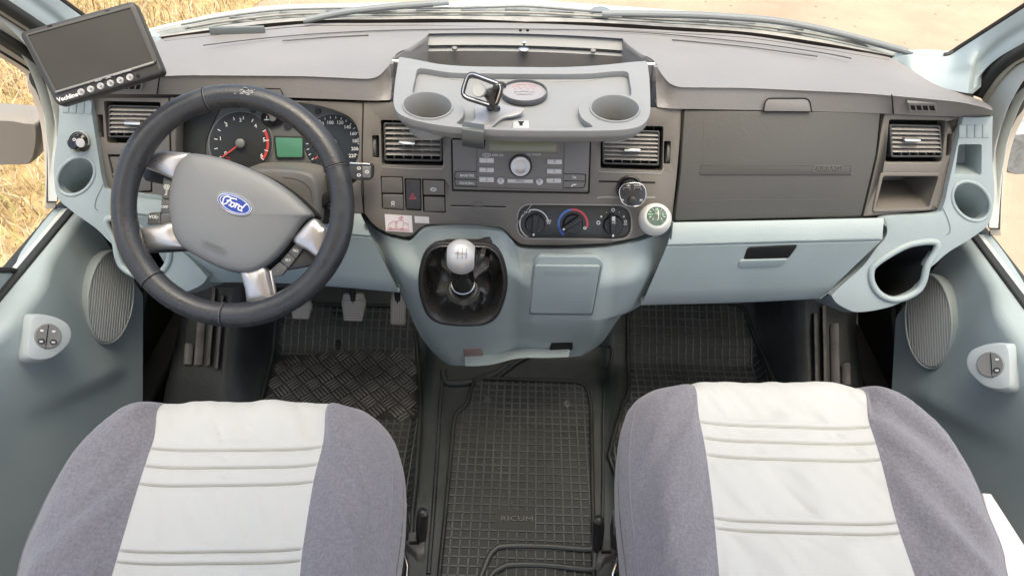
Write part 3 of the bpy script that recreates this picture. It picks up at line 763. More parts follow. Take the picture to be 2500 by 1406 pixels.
# --- left-hand fascia around the driver's outer vent, right-hand fascia, airbag panel
M_fasL = M_fas
holeR = [(2172, 293), (2311, 295), (2298, 396), (2162, 396)]
dialR = [(2314, 328), (2326, 328), (2322, 380), (2311, 380)]
cub = [(2157, 431), (2292, 431), (2268, 507), (2138, 511)]
fr_out = rnd([(2160, 276), (2352, 286), (2300, 512), (2104, 530)], [0, 0, 22, 0])
prism('passenger_fascia', on(fr_out, PF), PF[1]*-.03, M_fas, D, bevel=.0025, holes=[on(rnd(holeR, 6), PF), on(rnd(cub, 6), PF), on(rnd(dialR, 3), PF)])
# cubby
cub3 = on(rnd(cub, 6), PF, -.001); inn = [p+V((0, .10, -.012)) for p in on(rnd([(2165, 440), (2284, 440), (2262, 500), (2146, 503)], 5), PF)]
grid('cubby', [cub3+[cub3[0]], inn+[inn[0]]], M_fas, D, smooth='open')
mk('cubby_back', inn, [tuple(range(len(inn)))], M_fas, D)
co_ = [(2150, 422), (2299, 422), (2275, 514), (2130, 519)]
prism('cubby_rim', on(rnd(co_, 8), PF, .003), PF[1]*-.004, M_fas, D, bevel=.0015, holes=[on(rnd(cub, 6), PF, .003)])
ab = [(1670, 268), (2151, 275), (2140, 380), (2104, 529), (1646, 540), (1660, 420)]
prism('airbag_panel', on(ab, PF, .002), PF[1]*-.03, mat('shaded_airbag_plastic', (.074, .072, .066), .5, bump=.55, bscale=260, mott=.05, mscale=5, dist=.0007), D, bevel=.003)  # same plastic as the fascia, with shade painted in as a darker colour
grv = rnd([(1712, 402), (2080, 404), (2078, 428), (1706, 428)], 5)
prism('airbag_groove', on(grv, PF, .0035), PF[1]*-.002, mat('shaded_groove_plastic', (.063, .061, .056), .5, bump=.2, bscale=400, dist=.0005), D, bevel=.0015)  # darker copy of the panel plastic, paints the shade of the groove
strokes('groove_edge_shadow', [[(1708, 401.5), (2081, 403.5)], [(2081, 403), (2079, 429)]], PF, 2, mat('groove_dark_grey', (.10, .096, .088), .6), D, off=.0042)  # dark line painted as the shadow along the groove edge
M_lit_lip = mat('lit_lip_plastic', (.30, .285, .265), .45)  # lighter than the fascia: light caught by lips and rims, painted in
M_emb2 = mat('airbag_emboss', (.125, .121, .112), .5)
txt('AIRBAG', 2022, 413, PF, 12, 0, M_emb2, D, 'airbag_lettering', off=.0045, depth=.0006)
strokes('airbag_badge_edge', [rnd([(1986, 405), (2056, 405), (2056, 421), (1986, 421)], 7)+[(1986+7, 405)]], PF, 1.5, M_emb2, D, off=.0045)
strokes('tear_line', [[(1720, 290), (1718, 396)], [(1690, 490), (2100, 487)]], PF, 1.2, mat('groove_dark_grey', (.10, .096, .088), .6), D, off=.0026)
# driver's outer fascia (narrower, partly behind the wheel)
SXh = -1
vLh = [(253, 247), (392, 250), (392, 350), (262, 350)]
dLh = [(237, 280), (251, 280), (254, 336), (242, 336)]
swt = [(262, 377), (372, 380), (372, 470), (284, 474)]
fl_out = rnd([(219, 240), (412, 240), (418, 478), (420, 490), (290, 476), (240, 440)], [0, 0, 0, 0, 20, 40])
M_fasD = M_fas
prism('driver_fascia', on(fl_out, PF), PF[1]*-.03, M_fasD, D, bevel=.0025, holes=[on(rnd(vLh, 6), PF), on(rnd(dLh, 3), PF), on(rnd(swt, 3), PF)])
prism('switch_blank', on(rnd([(267, 382), (368, 384), (368, 466), (288, 470)], 4), PF, -.003), PF[1]*-.01, M_fasD, D, bevel=.0015)
txt('-', 288, 395, PF, 10, 0, M_white, D, 'print', off=-.0025); txt('o', 277, 425, PF, 7, 0, M_white, D, 'print', off=-.0025)
prism('fascia_backing', on([(225, 244), (412, 244), (412, 474), (292, 470), (245, 430)], PF, -.045), PF[1]*-.01, M_gap, D, bevel=0)
prism('fascia_backing', on([(2166, 280), (2340, 290), (2318, 410), (2140, 410)], PF, -.045), PF[1]*-.01, M_gap, D, bevel=0)
# --- air vents: a curved louvre box with slats
def vent(quad, n, knob, label, dq, mirror_sag=0):
    A, B, C, E = [V(q) for q in quad]
    def q2(u, v): p = (A*(1-u)+B*u)*(1-v)+(E*(1-u)+C*u)*v; return (p.x, p.y)
    v_ = prism('air_vent', on(rnd([q2(.0, .0), q2(1, 0), q2(1, 1), q2(0, 1)], 5), PF, .0015), PF[1]*-.016, M_dark, D, bevel=.001,
               holes=[on(rnd([q2(.035, .05), q2(.965, .05), q2(.965, .95), q2(.035, .95)], 3), PF, .0015)])
    tag(v_, label)
    lst = []
    n_ = PF[1]; dn = (V((0, 0, -1)) - n_*(-n_.z)).normalized()
    for k in range(n):
        v = .09+.82*(k+.5)/n; a, b = hit(*q2(.03, v), PF, .001), hit(*q2(.97, v), PF, .001)
        s = prism('slat', [a+n_*.001+dn*.0007, b+n_*.001+dn*.0007, b+n_*.001-dn*.0007, a+n_*.001-dn*.0007], -n_*.009-dn*.0058, mat('slat_light', (.30, .28, .255), .42), v_, bevel=.0004)
    for k in range(5):
        u = .18+.64*k/4; a, b = hit(*q2(u, .06), PF, -.008), hit(*q2(u, .94), PF, -.008)
        lst.append(((a+b)/2, (b-a)/2, V((.0008, 0, 0)), n_*.004))
    boxes('fins', lst, mat('slat_grey', (.16, .15, .14), .45), v_)
    kx, ky = knob; w2 = 21
    prism('slider', on(rnd([(kx-w2, ky-5), (kx+w2, ky-4), (kx+w2-2, ky+4), (kx-w2+2, ky+4)], 4), PF, .010), PF[1]*-.012, mat('slat_grey', (.16, .15, .14), .45), v_, bevel=.002)
    prism('chrome_tip', on(rnd([(kx-w2, ky-1), (kx+w2, ky), (kx+w2-2, ky+6), (kx-w2+2, ky+5)], 4), PF, .012), PF[1]*-.004, M_chrome, v_, bevel=.0015)
    X0, Y0, X1, Y1 = dq
    c = (hit((X0+X1)/2, (Y0+Y1)/2, PF, -.026)); rr = (hit(X0, Y0, PF)-hit(X0, Y1, PF)).length*.62
    wh = lathe('thumbwheel', c-V((.0055, 0, 0)), (1, 0, 0), [(rr*.9, 0), (rr, .001), (rr, .010), (rr*.9, .011)], mat('thumbwheel', (.10, .10, .095), .5, bump=.6, bscale=900), D, q=60)
vent([(936, 300), (1077, 303), (1079, 395), (938, 393)], 6, (993, 348), 'vent left of the radio with six slats', (909, 333, 926, 385))
vent([(1470, 317), (1611, 320), (1609, 405), (1472, 401)], 7, (1544, 365), 'vent right of the radio', (1620, 347, 1637, 400))
vent([(2172, 304), (2296, 307), (2302, 384), (2176, 384)], 6, (2229, 341), 'passenger side end vent', (2314, 330, 2326, 378))
vent([(264, 257), (388, 260), (388, 336), (264, 336)], 6, (322, 300), 'driver side end vent behind the wheel', (238, 282, 252, 334))
# --- radio
R = prism('radio', on([(1104, 341), (1441, 346), (1436, 470), (1106, 463)], PF, .0005), PF[1]*-.02, mat('radio_face', (.17, .156, .142), .42, bump=.1, bscale=600, dist=.0003), D, bevel=.0015)
Pr = shift(PF, .0005)
prism('display', on(rnd([(1188, 342), (1368, 345), (1367, 375), (1186, 374)], 3), Pr, .0012), PF[1]*-.002, M_fas, R, bevel=.0006)
prism('display_glass', on([(1196, 343), (1359, 348), (1358, 371), (1193, 369)], Pr, .0018), PF[1]*-.002, mat('radio_lcd', (.20, .20, .13), .25), R, bevel=.0003)
strokes('panel_line', [[(1164, 346), (1164, 465)], [(1378, 349), (1375, 466)], [(1106, 455), (1150, 457), (1436, 466)]], Pr, 1.6, mat('groove_dark_grey', (.10, .096, .088), .6), R)
def btn(x0, y0, x1, y1, s, m=M_btn, nm='button', r=2, tm=None, h=8, dy=0, sx=1):
    b = prism(nm, on(rnd([(x0, y0), (x1, y0+dy), (x1, y1+dy), (x0, y1)], r), Pr, .003), PF[1]*-.004, m, R, bevel=.0008)
    if s: txt(s, (x0+x1)/2, (y0+y1+dy)/2, Pr, h, 1, tm or M_mid, R, 'print', off=.0032, sx=sx)
for i, (y0, y1) in enumerate(((385, 398), (409, 421), (432, 445))):
    btn(1170, y0, 1206, y1, str(i+1), dy=.5)
for i, (y0, y1) in enumerate(((389, 401), (412, 424.5), (435, 447))):
    btn(1336-i, y0, 1372-i, y1, str(i+4), dy=.5)
btn(1239, 437, 1301, 446.5, 'MENU', r=1, h=6, dy=1.2)
for x, y, s in ((1222.6, 441.5, '<'), (1317, 443.5, '>')):
    rings('round_button', [hit(p[0], p[1], Pr, 0) for p in ell(x, y, 9)], PF[1], [(1, 0), (.95, .003), (.6, .0042)], M_btn, R)
    txt(s, x, y, Pr, 8, 0, M_mid, R, 'print', off=.0048)
rings('knob_ring', [hit(p[0], p[1], Pr, 0) for p in ell(1270.5, 405, 29)], PF[1], [(1, 0), (.98, .0015), (.88, .0015), (.86, -.001)], M_blk, R)
kn = rings('volume_knob', [hit(p[0], p[1], Pr, 0) for p in ell(1270.5, 405, 24)], PF[1], [(1.02, 0), (1, .010), (.96, .012), (.62, .0125), (.58, .0118), (.2, .0118)], mat('knob_silver', (.60, .58, .57), .35, metal=.3), R, smooth=50)
txt('6000 CD', 1215, 379.5, Pr, 5.5, 1, M_white, R, 'print'); txt('VOL ON/OFF', 1303, 378, Pr, 4.5, 1, M_white, R, 'print')
strokes('oval_mark', [ell(1188, 379, 10, 4, 0, 20)+[(1198, 379)]], Pr, 1, M_white, R); txt('Ford', 1188, 379, Pr, 4, 0, M_white, R, 'print', shear=.3)
for s, x, y in (('BASS/TRE', 1140, 429), ('FADE/BAL', 1140, 448), ('TA', 1402, 434)): txt(s, x, y, Pr, 6, 1, M_white, R, 'print', bold=.02)
strokes('phone_symbol', [[(1395, 456), (1398, 452), (1404, 451), (1407, 451)]], Pr, 3, M_white, R)
for q in ([(1163, 419.5), (1117, 419), (1111, 425), (1110, 436), (1111, 447), (1118, 454), (1163, 455.5)], [(1110, 436), (1118, 438), (1163, 439)],
          [(1377, 425), (1426, 426), (1429, 432), (1430, 443), (1427, 453), (1421, 459), (1377, 459)], [(1378, 442), (1420, 443), (1430, 443)]):
    strokes('paddle_edge', [sm(q, 4)], Pr, 1.6, M_gap, R)
# --- switches
def sw(name, pts, off, m=None, r=3, lab=None):
    o = prism(name, on(rnd(pts, r), PF, off), PF[1]*-.012, m or mat('switch_plastic', (.135, .122, .108), .42, bump=.1, bscale=600, dist=.0003), D, bevel=.0012)
    return tag(o, lab) if lab else o
sw('switch_blank', [(931, 433), (982, 434), (983, 472), (932, 471)], -.001)
s1 = sw('switch', [(933, 475), (984, 476), (985, 512), (935, 508)], .0005, lab='traction control switch')
s2 = sw('switch', [(990, 439), (1026, 440), (1027, 512), (992, 510)], .0015, M_dark, lab='dark hazard switch with red triangle')
s3 = sw('switch', [(1033, 440), (1084, 441), (1085, 477), (1034, 476)], .0005, lab='screen heater switch')
sw('switch_blank', [(1035, 480), (1085, 481), (1086, 517), (1036, 516)], -.001)
tri = [(1007, 472), (1016, 486), (999, 486), (1007, 472)]
strokes('hazard_triangle', [tri, [(1007.5, 478), (1011.5, 484), (1003.5, 484), (1007.5, 478)]], PF, 1.5, mat('hazard_red', (.75, .12, .14), .4), s2, off=.0022)
for q_ in (ell(959, 495, 3.5, 3, 0, 12)+[(962.5, 495)], [(957, 499), (956, 503)], [(962, 499), (962, 503)]): strokes('symbol', [q_], PF, 1.8, M_white, s1, off=.0014)
txt('ESP', 959, 508.5, PF, 3.5, 1, M_mid, s1, 'print', off=.0012)
strokes('symbol', [ell(1058, 463, 7, 4, 4, 16)+[(1065, 463.5)], [(1053, 463), (1056, 460), (1059, 465), (1063, 462)]], PF, 1.4, M_white, s3, off=.0014)
# --- card slot, stickers, sticker-like label are separate things further down
strokes('card_slot', [[(1101, 502), (1235, 505.5)]], PF, 3, M_gap, D, off=.0006)
strokes('card_slot_lip', [[(1101, 505), (1235, 508.5)]], PF, 1.5, M_lit_lip, D, off=.0006)
rings('thumb_recess', [hit(p[0], p[1], PF, .0004) for p in ell(1166, 505, 15, 14)], PF[1], [(1, 0), (.97, .0006), (.9, .0002)], M_fas, D)
strokes('radio_gap', [[(1102, 342), (1105, 467)], [(1442, 345), (1438, 471)]], PF, 3, M_gap, D, off=.001)
strokes('radio_gap', [[(1105, 466), (1250, 470), (1438, 472.5)]], PF, 1.8, M_gap, D, off=.001)
strokes('socket_groove', [sm([(1462, 443), (1520, 444), (1600, 446)], 4)], PF, 4, M_gap, D, off=.0006)
strokes('socket_groove_lip', [sm([(1458, 483), (1480, 481), (1520, 483), (1560, 483), (1600, 482)], 4)], PF, 4, M_lit_lip, D, off=.0006)
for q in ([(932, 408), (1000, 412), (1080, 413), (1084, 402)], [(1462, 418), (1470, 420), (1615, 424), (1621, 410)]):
    strokes('vent_lip', [q], PF, 2.5, M_lit_lip, D, off=.0008)
# --- heater controls
HP = prism('heater_panel', on(clim, PF, -.004), PF[1]*-.01, mat('heater_panel_black', (.035, .035, .032), .4, bump=.1, bscale=600, dist=.0003), D, bevel=.001)
Ph = shift(PF, -.0038)
strokes('panel_rim', [rnd([(1263, 498), (1541, 501), (1544, 586), (1261, 583)], 36, 7)+[(1299, 498.4)]], PF, 2.5, M_lit_lip, HP, off=.0008)
def arc(cx, cy, r, a0, a1, st=6):
    n = max(2, int(abs(a1-a0)/st)); return [(cx+r*math.sin(math.radians(a0+(a1-a0)*k/n)), cy-r*math.cos(math.radians(a0+(a1-a0)*k/n))) for k in range(n+1)]
strokes('scale_arc', [arc(1304, 547, 35, -160, -48), arc(1304, 547, 35, -20, 78)], Ph, 2.6, M_white, HP)
strokes('symbol', [[(1280, 517), (1284, 520), (1287, 518)], [(1290, 519), (1294, 516), (1293, 513)]], Ph, 2.2, M_white, HP)
strokes('symbol', [[(1334, 538), (1345, 538), (1342, 546), (1337, 546), (1334, 538)], [(1337, 541), (1342, 541)]], Ph, 2, M_white, HP)
strokes('cold_arc', [arc(1399, 547, 35, -140, -8)], Ph, 5.5, M_blue, HP); strokes('hot_arc', [arc(1399, 547, 35, -8, 104)], Ph, 5.5, mat('hot_red', (.55, .07, .09), .5), HP)
strokes('cold_arc', [arc(1399, 547, 35, -140, -100)], Ph, 5.5, mat('cold_dark', (.03, .09, .42), .5), HP, off=.001)
strokes('symbol', [ell(1428, 557, 3.5, 2.5, 0, 10)+[(1431.5, 557)]], Ph, 2, M_white, HP)
for x, y, r in ((1481, 519, 1.2), (1512, 519, 1.2), (1468, 529, 2.4), (1523, 529, 2.4)):
    rings('dot', [hit(p[0], p[1], Ph, 0) for p in ell(x, y, r, n=12)], PF[1], [(1, 0), (.9, .0006)], M_white, HP)
for q_ in (ell(1497, 513, 3.5, 3.5, 0, 14)+[(1500.5, 513)], ell(1461, 544, 4, 4, 0, 8)+[(1465, 544)], ell(1527, 541, 3, 3, 0, 8)+[(1530, 541)], [(1522, 548), (1531, 548)]): strokes('symbol', [q_], Ph, 2, M_white, HP)
def hknob(x, y, ang, lab):
    n = PF[1]; k = rings('heater_knob', [hit(p[0], p[1], Ph, 0) for p in ell(x, y, 24)], n, [(1.04, 0), (1.0, .002), (.96, .008), (.90, .0095), (.3, .0095)], M_blk, HP, smooth=50); tag(k, lab)
    a = math.radians(ang); ux, uy = math.sin(a), -math.cos(a); vx, vy = -uy, ux
    pts = [(x+ux*30+vx*5, y+uy*30+vy*5), (x+ux*30-vx*5, y+uy*30-vy*5), (x-ux*23-vx*8, y-uy*23-vy*8), (x-ux*23+vx*8, y-uy*23+vy*8)]
    prism('grip', [hit(p[0], p[1], Ph, .018) for p in rnd(pts, 3)], -n*.013, M_blk, k, bevel=.0018)
    strokes('pointer', [[(x+ux*24, y+uy*24), (x+ux*29, y+uy*29)]], shift(Ph, .018), 4, M_white, k)
hknob(1306, 547, 187, 'air direction knob'); hknob(1399, 546, 238, 'temperature knob inside the blue and red arc'); k3 = hknob(1497, 549, 180, 'fan knob')
txt('AC', 1499, 544, shift(Ph, .0182), 5, 0, M_white, HP, 'print'); prism('ac_lamp', on([(1494, 529), (1502, 529), (1502, 540), (1494, 540)], shift(Ph, .0185)), PF[1]*-.003, M_btn, HP, bevel=.0004)
# --- lower panels
def lowp(poly_top, band_y):
    pass
# glove box: rounded ledge then a flat door
def knee(name, top, mid, bot, parent, m, nu=40):
    T, Mm, B = resample(sm(top, 6), nu), resample(sm(mid, 6), nu), resample(sm(bot, 6), nu)
    G = []
    for t, yq, zq in ((0, 1.03, None), (0, 1.010, None), (.25, 1.001, None), (.7, .990, None), (1, .984, None)):
        G.append([hit(a[0]*(1-t)+b[0]*t, a[1]*(1-t)+b[1]*t, PY(yq)) for a, b in zip(T, Mm)])
    for t in (.03, .05, .25, .5, .75, .97, 1.0): G.append([hit(a[0]*(1-t)+b[0]*t, a[1]*(1-t)+b[1]*t, PY(.984-.012*t+(.004 if t == 1 else 0) + (.0025 if t == .03 else 0))) for a, b in zip(Mm, B)])
    G.append([p+V((0, .05, .0)) for p in G[-1]])
    return grid(name, G, m, parent, smooth='open')
gb = knee('glove_box', [(1644, 543), (1900, 538), (2158, 532)], [(1630, 597), (1900, 590), (2154, 584)], [(1566, 745), (1800, 739), (2004, 729)], D, M_sage)
strokes('ledge_line', [[(1636, 597), (1900, 589.5), (2150, 582)]], PY(.984), 2, M_sage, gb, off=.002)
Pg = PY(.9835)
hn = prism('handle_recess', [hit(p[0], p[1], Pg, .003) for p in rnd([(1826, 605), (1949, 599), (1925, 633), (1812, 637)], 8)], (0, .012, 0), M_gap, gb, bevel=.002)
prism('handle_lip', [hit(p[0], p[1], Pg, .006) for p in rnd([(1806, 636), (1926, 633), (1905, 652), (1801, 655)], 8)], (0, .012, 0), M_sage, gb, bevel=.004, seg=3)
kd = knee('driver_knee_panel', [(300, 478), (560, 507), (880, 522)], [(330, 520), (560, 545), (905, 575)], [(430, 690), (700, 692), (975, 714)], D, M_sage)
prism('under_dash_filler', [hit(p[0], p[1], PY(1.06)) for p in [(430, 560), (1000, 560), (1000, 705), (430, 700)]], (0, .02, 0), M_dark, D, bevel=0)
prism('under_dash_filler', [hit(p[0], p[1], PY(1.06)) for p in [(1560, 560), (2080, 550), (2080, 720), (1560, 735)]], (0, .02, 0), M_dark, D, bevel=0)
# firewall behind everything
mk('firewall', [(-.93, 1.41, -.05), (.93, 1.41, -.05), (.93, 1.32, .70), (-.93, 1.32, .70)], [(0, 1, 2, 3)], M_dark, D)
for sx_ in (1, -1):
    SX = sx_
    boxes('sill_box', [((.915, .72, -.15), (.045, 0, 0), (0, .72, 0), (0, 0, .16))], M_seal, D, bevel=.01)
    boxes('kick_panel', [((.940, 1.10, .19), (.010, 0, 0), (0, .31, 0), (0, 0, .30))], M_seal, D)
    SX = 1
# shut lines between the panels
for q_ in ([(1666, 266), (1660, 420), (1643, 540)], [(2153, 275), (2141, 380), (2106, 529)]): strokes('shut_line', [sm(q_, 6)], PF, 3.2, M_gap, D, off=.0028, th=.004)
for q_ in ([(412, 240), (418, 480)], [(887, 252), (884, 380), (889, 522)]): strokes('shut_line', [q_], PF, 2.4, M_gap, D, off=.0005, th=.004)
# --- end pods (cup holder, bottle holder) mirrored to both ends
def pod(sx):
    global SX
    SX = sx; L = sx < 0
    # mapping with soft rounded rim
    topb = [(2352, 286), (2385, 287), (2424, 284)]
    leftb = [(2352, 286), (2338, 350), (2318, 440), (2302, 505), (2280, 522), (2158, 531), (2166, 560), (2160, 580), (2140, 605), (2104, 652), (2062, 690), (2030, 722)]
    rightb = [(2424, 284), (2423, 380), (2428, 450), (2426, 500), (2414, 547), (2374, 580), (2316, 616), (2286, 642), (2262, 664), (2255, 692), (2238, 716)]
    botb = [(2030, 722), (2040, 738), (2060, 751), (2090, 762), (2140, 757), (2190, 743), (2238, 716)]
    outl = sm(topb, 3)[:-1]+sm(rightb, 5)[:-1]+list(reversed(sm(botb, 4)))[:-1]+list(reversed(sm(leftb, 5)))[:-1]
    bot_o = sm([(2126, 664), (2136, 646), (2170, 622), (2212, 600), (2246, 592), (2272, 590), (2287, 595), (2284, 615), (2264, 648), (2255, 684), (2241, 709), (2208, 727), (2176, 731), (2147, 718), (2129, 692)], 4, True)
    cup_o = ell(2371, 491, 53, 41, 48, 48)
    pk = rnd([(2341, 353), (2397, 353), (2396, 428), (2331, 426)], 6)
    body = prism('end_pod', on(outl, PF, .012), PF[1]*-.02, M_sage, D, bevel=.007, seg=4, holes=[on(bot_o, PF, .012), on(cup_o, PF, .012)]+([] if L else [on(pk, PF, .012)]))
    tag(body, 'pale blue-grey end pod of the dashboard')
    # holders: walls and floors
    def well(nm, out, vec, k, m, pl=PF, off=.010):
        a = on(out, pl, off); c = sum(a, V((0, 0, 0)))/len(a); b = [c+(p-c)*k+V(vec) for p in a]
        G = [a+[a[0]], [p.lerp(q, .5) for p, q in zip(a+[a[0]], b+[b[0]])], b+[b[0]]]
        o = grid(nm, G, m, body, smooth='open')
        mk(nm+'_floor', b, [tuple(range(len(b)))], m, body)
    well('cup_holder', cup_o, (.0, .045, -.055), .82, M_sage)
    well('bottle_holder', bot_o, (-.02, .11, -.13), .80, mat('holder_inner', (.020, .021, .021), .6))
    sweep('bottle_rim', on(bot_o, PF, .011), .0065, M_sage, body, closed=True, q=10)
    sweep('cup_rim', on(cup_o, PF, .0105), .0035, M_sage, body, closed=True, q=8)
    if not L: well('pocket', pk, (0, .05, -.01), .9, M_sage)
    for i in range(4):
        x0 = 2343+i*19.0
        prism('blank', on([(x0, 305), (x0+16, 305), (x0+15, 337), (x0-1, 337)], PF, .0135), PF[1]*-.003, M_sage, body, bevel=.0008)
    # bottle holder body going down and back
    lo = [p for p in sm([(2030, 722), (2040, 738), (2060, 751), (2090, 762), (2140, 757), (2190, 743), (2238, 716)], 5)]
    a = on(lo, PF, .0); G = [a, [p+V((0, .03, -.03)) for p in a], [p+V((-.005, .10, -.075)) for p in a]]
    grid('holder_underside', G, M_sage, body, smooth='open')
    strokes('pod_joint', [sm([(2302, 508), (2316, 540), (2320, 565), (2311, 574)], 4)], PF, 1.6, mat('panel_gap_grey', (.13, .16, .16), .6), body, off=.0128)
    SX = 1
pod(1); pod(-1)
strokes('shut_line', [sm([(2158, 531), (2166, 560), (2160, 582), (2140, 605), (2104, 652), (2050, 695), (2003, 729)], 5)], PF, 1.4, mat('panel_gap_grey', (.13, .16, .16), .6), D, off=.0125, th=.002)
# headlamp switch on the driver pod
PFp = shift(PF, .012)
hs = rings('headlamp_switch', on(ell(195, 346, 26, 27), PFp), PF[1], [(1, 0), (1, .004), (.93, .005), (.86, .001), (.8, .001)], mat('headlamp_bezel', (.33, .35, .33), .35), D)
lathe('knob', hit(197, 349, PFp, .001), PF[1], [(.0165, 0), (.0165, .003), (.0115, .006), (.0105, .022), (.0085, .024)], M_gloss, hs, q=32)
lathe('knob_cap', hit(197, 349, PFp, .0245), PF[1], [(.0082, 0), (.008, .0015), (.004, .002)], mat('cap_grey', (.45, .45, .44), .3), hs, q=24)
strokes('symbol', [ell(181, 341, 3.4, 3, 0, 12)+[(184.4, 341)]], shift(PFp, .026), 1.3, M_white, hs, off=.001)
# ================================================================ centre console
CC = thing('centre_console', 'pale blue-grey console below the radio carrying the gear lever', 'centre console', (0, .97, .3))
ctop = [(875, 525), (890, 536), (919, 556), (944, 570), (987, 580), (1002, 578), (1023, 559), (1052, 549), (1160, 549), (1195, 552), (1225, 557), (1246, 577), (1272, 597), (1376, 599), (1484, 594), (1556, 580), (1603, 563), (1641, 541)]
cleft = [(875, 525), (890, 548), (904, 576), (955, 673), (976, 709), (994, 749), (1009, 785), (1030, 824), (1052, 853), (1076, 877)]
cbot = [(1076, 877), (1099, 890), (1130, 892), (1160, 891), (1207, 887), (1250, 875), (1286, 872), (1390, 871), (1425, 866), (1452, 850)]
cright = [(1641, 541), (1636, 590), (1616, 648), (1592, 700), (1566, 744), (1545, 752), (1520, 767), (1498, 796), (1473, 832), (1452, 850)]
gait = rnd([(1046, 594), (1214, 596), (1240, 690), (1206, 786), (1124, 790), (1050, 780), (1022, 690)], [40, 40, 60, 50, 60, 50, 60], 6)
NU, NV = 150, 100
Gp = coons(sm(ctop, 4), sm(cbot, 4), sm(cleft, 4), sm(cright, 4), NU, NV)
gcx, gcy = 1131, 690
def cony(px, py, u, v):         # forward position of the console skin
    y = 1.003 - .045*sst(0, .35, v) + .012*sst(.6, 1, v)
    e = min(u, 1-u); y += .045*(1-sst(0, .16, e))**2
    y -= .022*math.exp(-(((px-1131)/120)**2+((py-690)/130)**2)**2)      # swelling round the lever
    y -= .016*sst(1235, 1300, px)*sst(1500, 1440, px)*sst(600, 650, py)*sst(860, 780, py)   # raised area behind the lid
    y += .010*math.exp(-((px-1262)/28)**2)*sst(620, 760, py)            # valley between them
    if inside(px, py, gait): y += .06
    y += .02*(1-sst(0, .03, v))
    return y
G = [[hit(Gp[j][i][0], Gp[j][i][1], PY(cony(*Gp[j][i], i/(NU-1), j/(NV-1)))) for i in range(NU)] for j in range(NV)]
G.append([p+V((0, .05, 0)) for p in G[-1]])
grid('body', G, M_sage, CC, smooth='open')
def csurf(px, py):              # find the skin under a photo point (for fittings)
    best = min(((Gp[j][i][0]-px)**2+(Gp[j][i][1]-py)**2, i, j) for j in range(0, NV, 2) for i in range(0, NU, 2))
    i, j = best[1], best[2]
    yy = cony(px, py, i/(NU-1), j/(NV-1)); yy -= .06 if inside(px, py, gait) else 0
    return yy
# seam lines
for q in (cleft[1:7], cright[:5]):
    sweep('shut_line', [hit(p[0], p[1], PY(.990+.0*i)) for i, p in enumerate(sm(q, 5))], .0017, mat('panel_gap_grey', (.13, .16, .16), .6), CC, q=6)
# storage lid
Pl = PY(csurf(1380, 700)-.002)
prism('lid_recess', [hit(p[0], p[1], Pl, -.001) for p in rnd([(1314, 626), (1458, 627), (1474, 643), (1450, 772), (1288, 770), (1302, 640)], [18, 18, 10, 8, 8, 6])], (0, .01, 0), M_sage, CC, bevel=.002)
lid = prism('storage_lid', [hit(p[0], p[1], Pl, .005) for p in rnd([(1305, 648), (1466, 650), (1445, 767), (1294, 765)], 8)], (0, .006, 0), M_sage, CC, bevel=.0022, seg=3)
strokes('lid_lines', [[(1328, y), (1440, y+1)] for y in (661, 665.5, 670)], shift(Pl, .005), 1.4, M_sage, lid)
strokes('lid_gap', [rnd([(1304, 647), (1467, 649), (1446, 769), (1292, 767)], 8)+[(1312, 647)]], Pl, 2, mat('panel_gap_grey', (.13, .16, .16), .6), CC, off=.0012)
# lower slots and pale bottom strip
for q, m in (([(1131, 852), (1175, 850), (1180, 872), (1134, 888)], mat('slot_inner', (.22, .165, .15), .6)), ([(1346, 837), (1398, 835), (1398, 855), (1342, 856)], M_gap)):
    prism('slot', [hit(p[0], p[1], PY(csurf(sum(a_[0] for a_ in q)/len(q), sum(a_[1] for a_ in q)/len(q))-.004)) for p in rnd(q, 3)], (0, .01, 0), m, CC, bevel=.001)
G = [resample(sm([(1134, 872), (1176, 870), (1215, 872), (1250, 866), (1290, 858), (1330, 856), (1392, 854)], 4), 30), resample(sm([(1136, 893), (1170, 893), (1210, 888), (1250, 877), (1290, 873), (1340, 873), (1388, 871)], 4), 30)]
grid('bottom_strip', [[hit(p[0], p[1], PY(.962)) for p in G[0]], [hit(p[0], p[1], PY(.940)) for p in G[1]]], M_sage, CC, back=(0, .012, 0))
# ---- gear lever with gaiter
GL = thing('gear_lever', 'gear lever with silver numbered knob in a black leather gaiter', 'gear lever', (-.09, .93, .40))
yg = csurf(1131, 690)-.004; Pgt = (V((0, yg+.016, .44)), V((0, -1, .12)).normalized()); Pgt = (hit(1131, 690, PY(yg)), V((0, -1, .10)).normalized())
frm = [hit(p[0], p[1], Pgt) for p in gait]
fr_o = [hit(p[0], p[1], Pgt) for p in [((x-1131)*1.0+1131, (y-690)*1.0+690) for x, y in gait]]
n = Pgt[1]; c0 = sum(frm, V((0, 0, 0)))/len(frm); q = len(frm)
tipc = hit(1131, 706, Pgt, .055)
rr = random.Random(5)
ph = [rr.uniform(0, 6.28) for _ in range(8)]
def gring(s, h, wob, cc):
    out = []
    for i, p in enumerate(frm):
        a = 2*math.pi*i/q
        wv = wob*(math.sin(3*a+ph[0])*.8+math.sin(5*a+ph[1]+s*6)*.6+math.sin(8*a+ph[2]-s*9)*.5+math.sin(13*a+ph[3])*.25)
        ctr = c0.lerp(cc, 1-s)
        out.append(ctr+(p-c0)*(s+wv*.13)+n*(h+wv*.010))
    return out
ccp = c0.lerp(tipc-n*.055, 1)
specs = [(1.03, -.008, 0), (1.02, .003, 0), (.985, .008, 0), (.95, .006, 0), (.90, -.004, 0), (.86, -.022, .2), (.80, -.034, .6), (.70, -.036, 1.0), (.60, -.030, 1.2), (.54, -.014, 1.4), (.52, .006, 1.3), (.46, .016, 1.2), (.38, .022, .8), (.30, .030, .5), (.22, .042, .25), (.19, .055, .1), (.185, .062, 0)]
rings_ = []
sp = sm([tuple(s) for s in specs], 3)
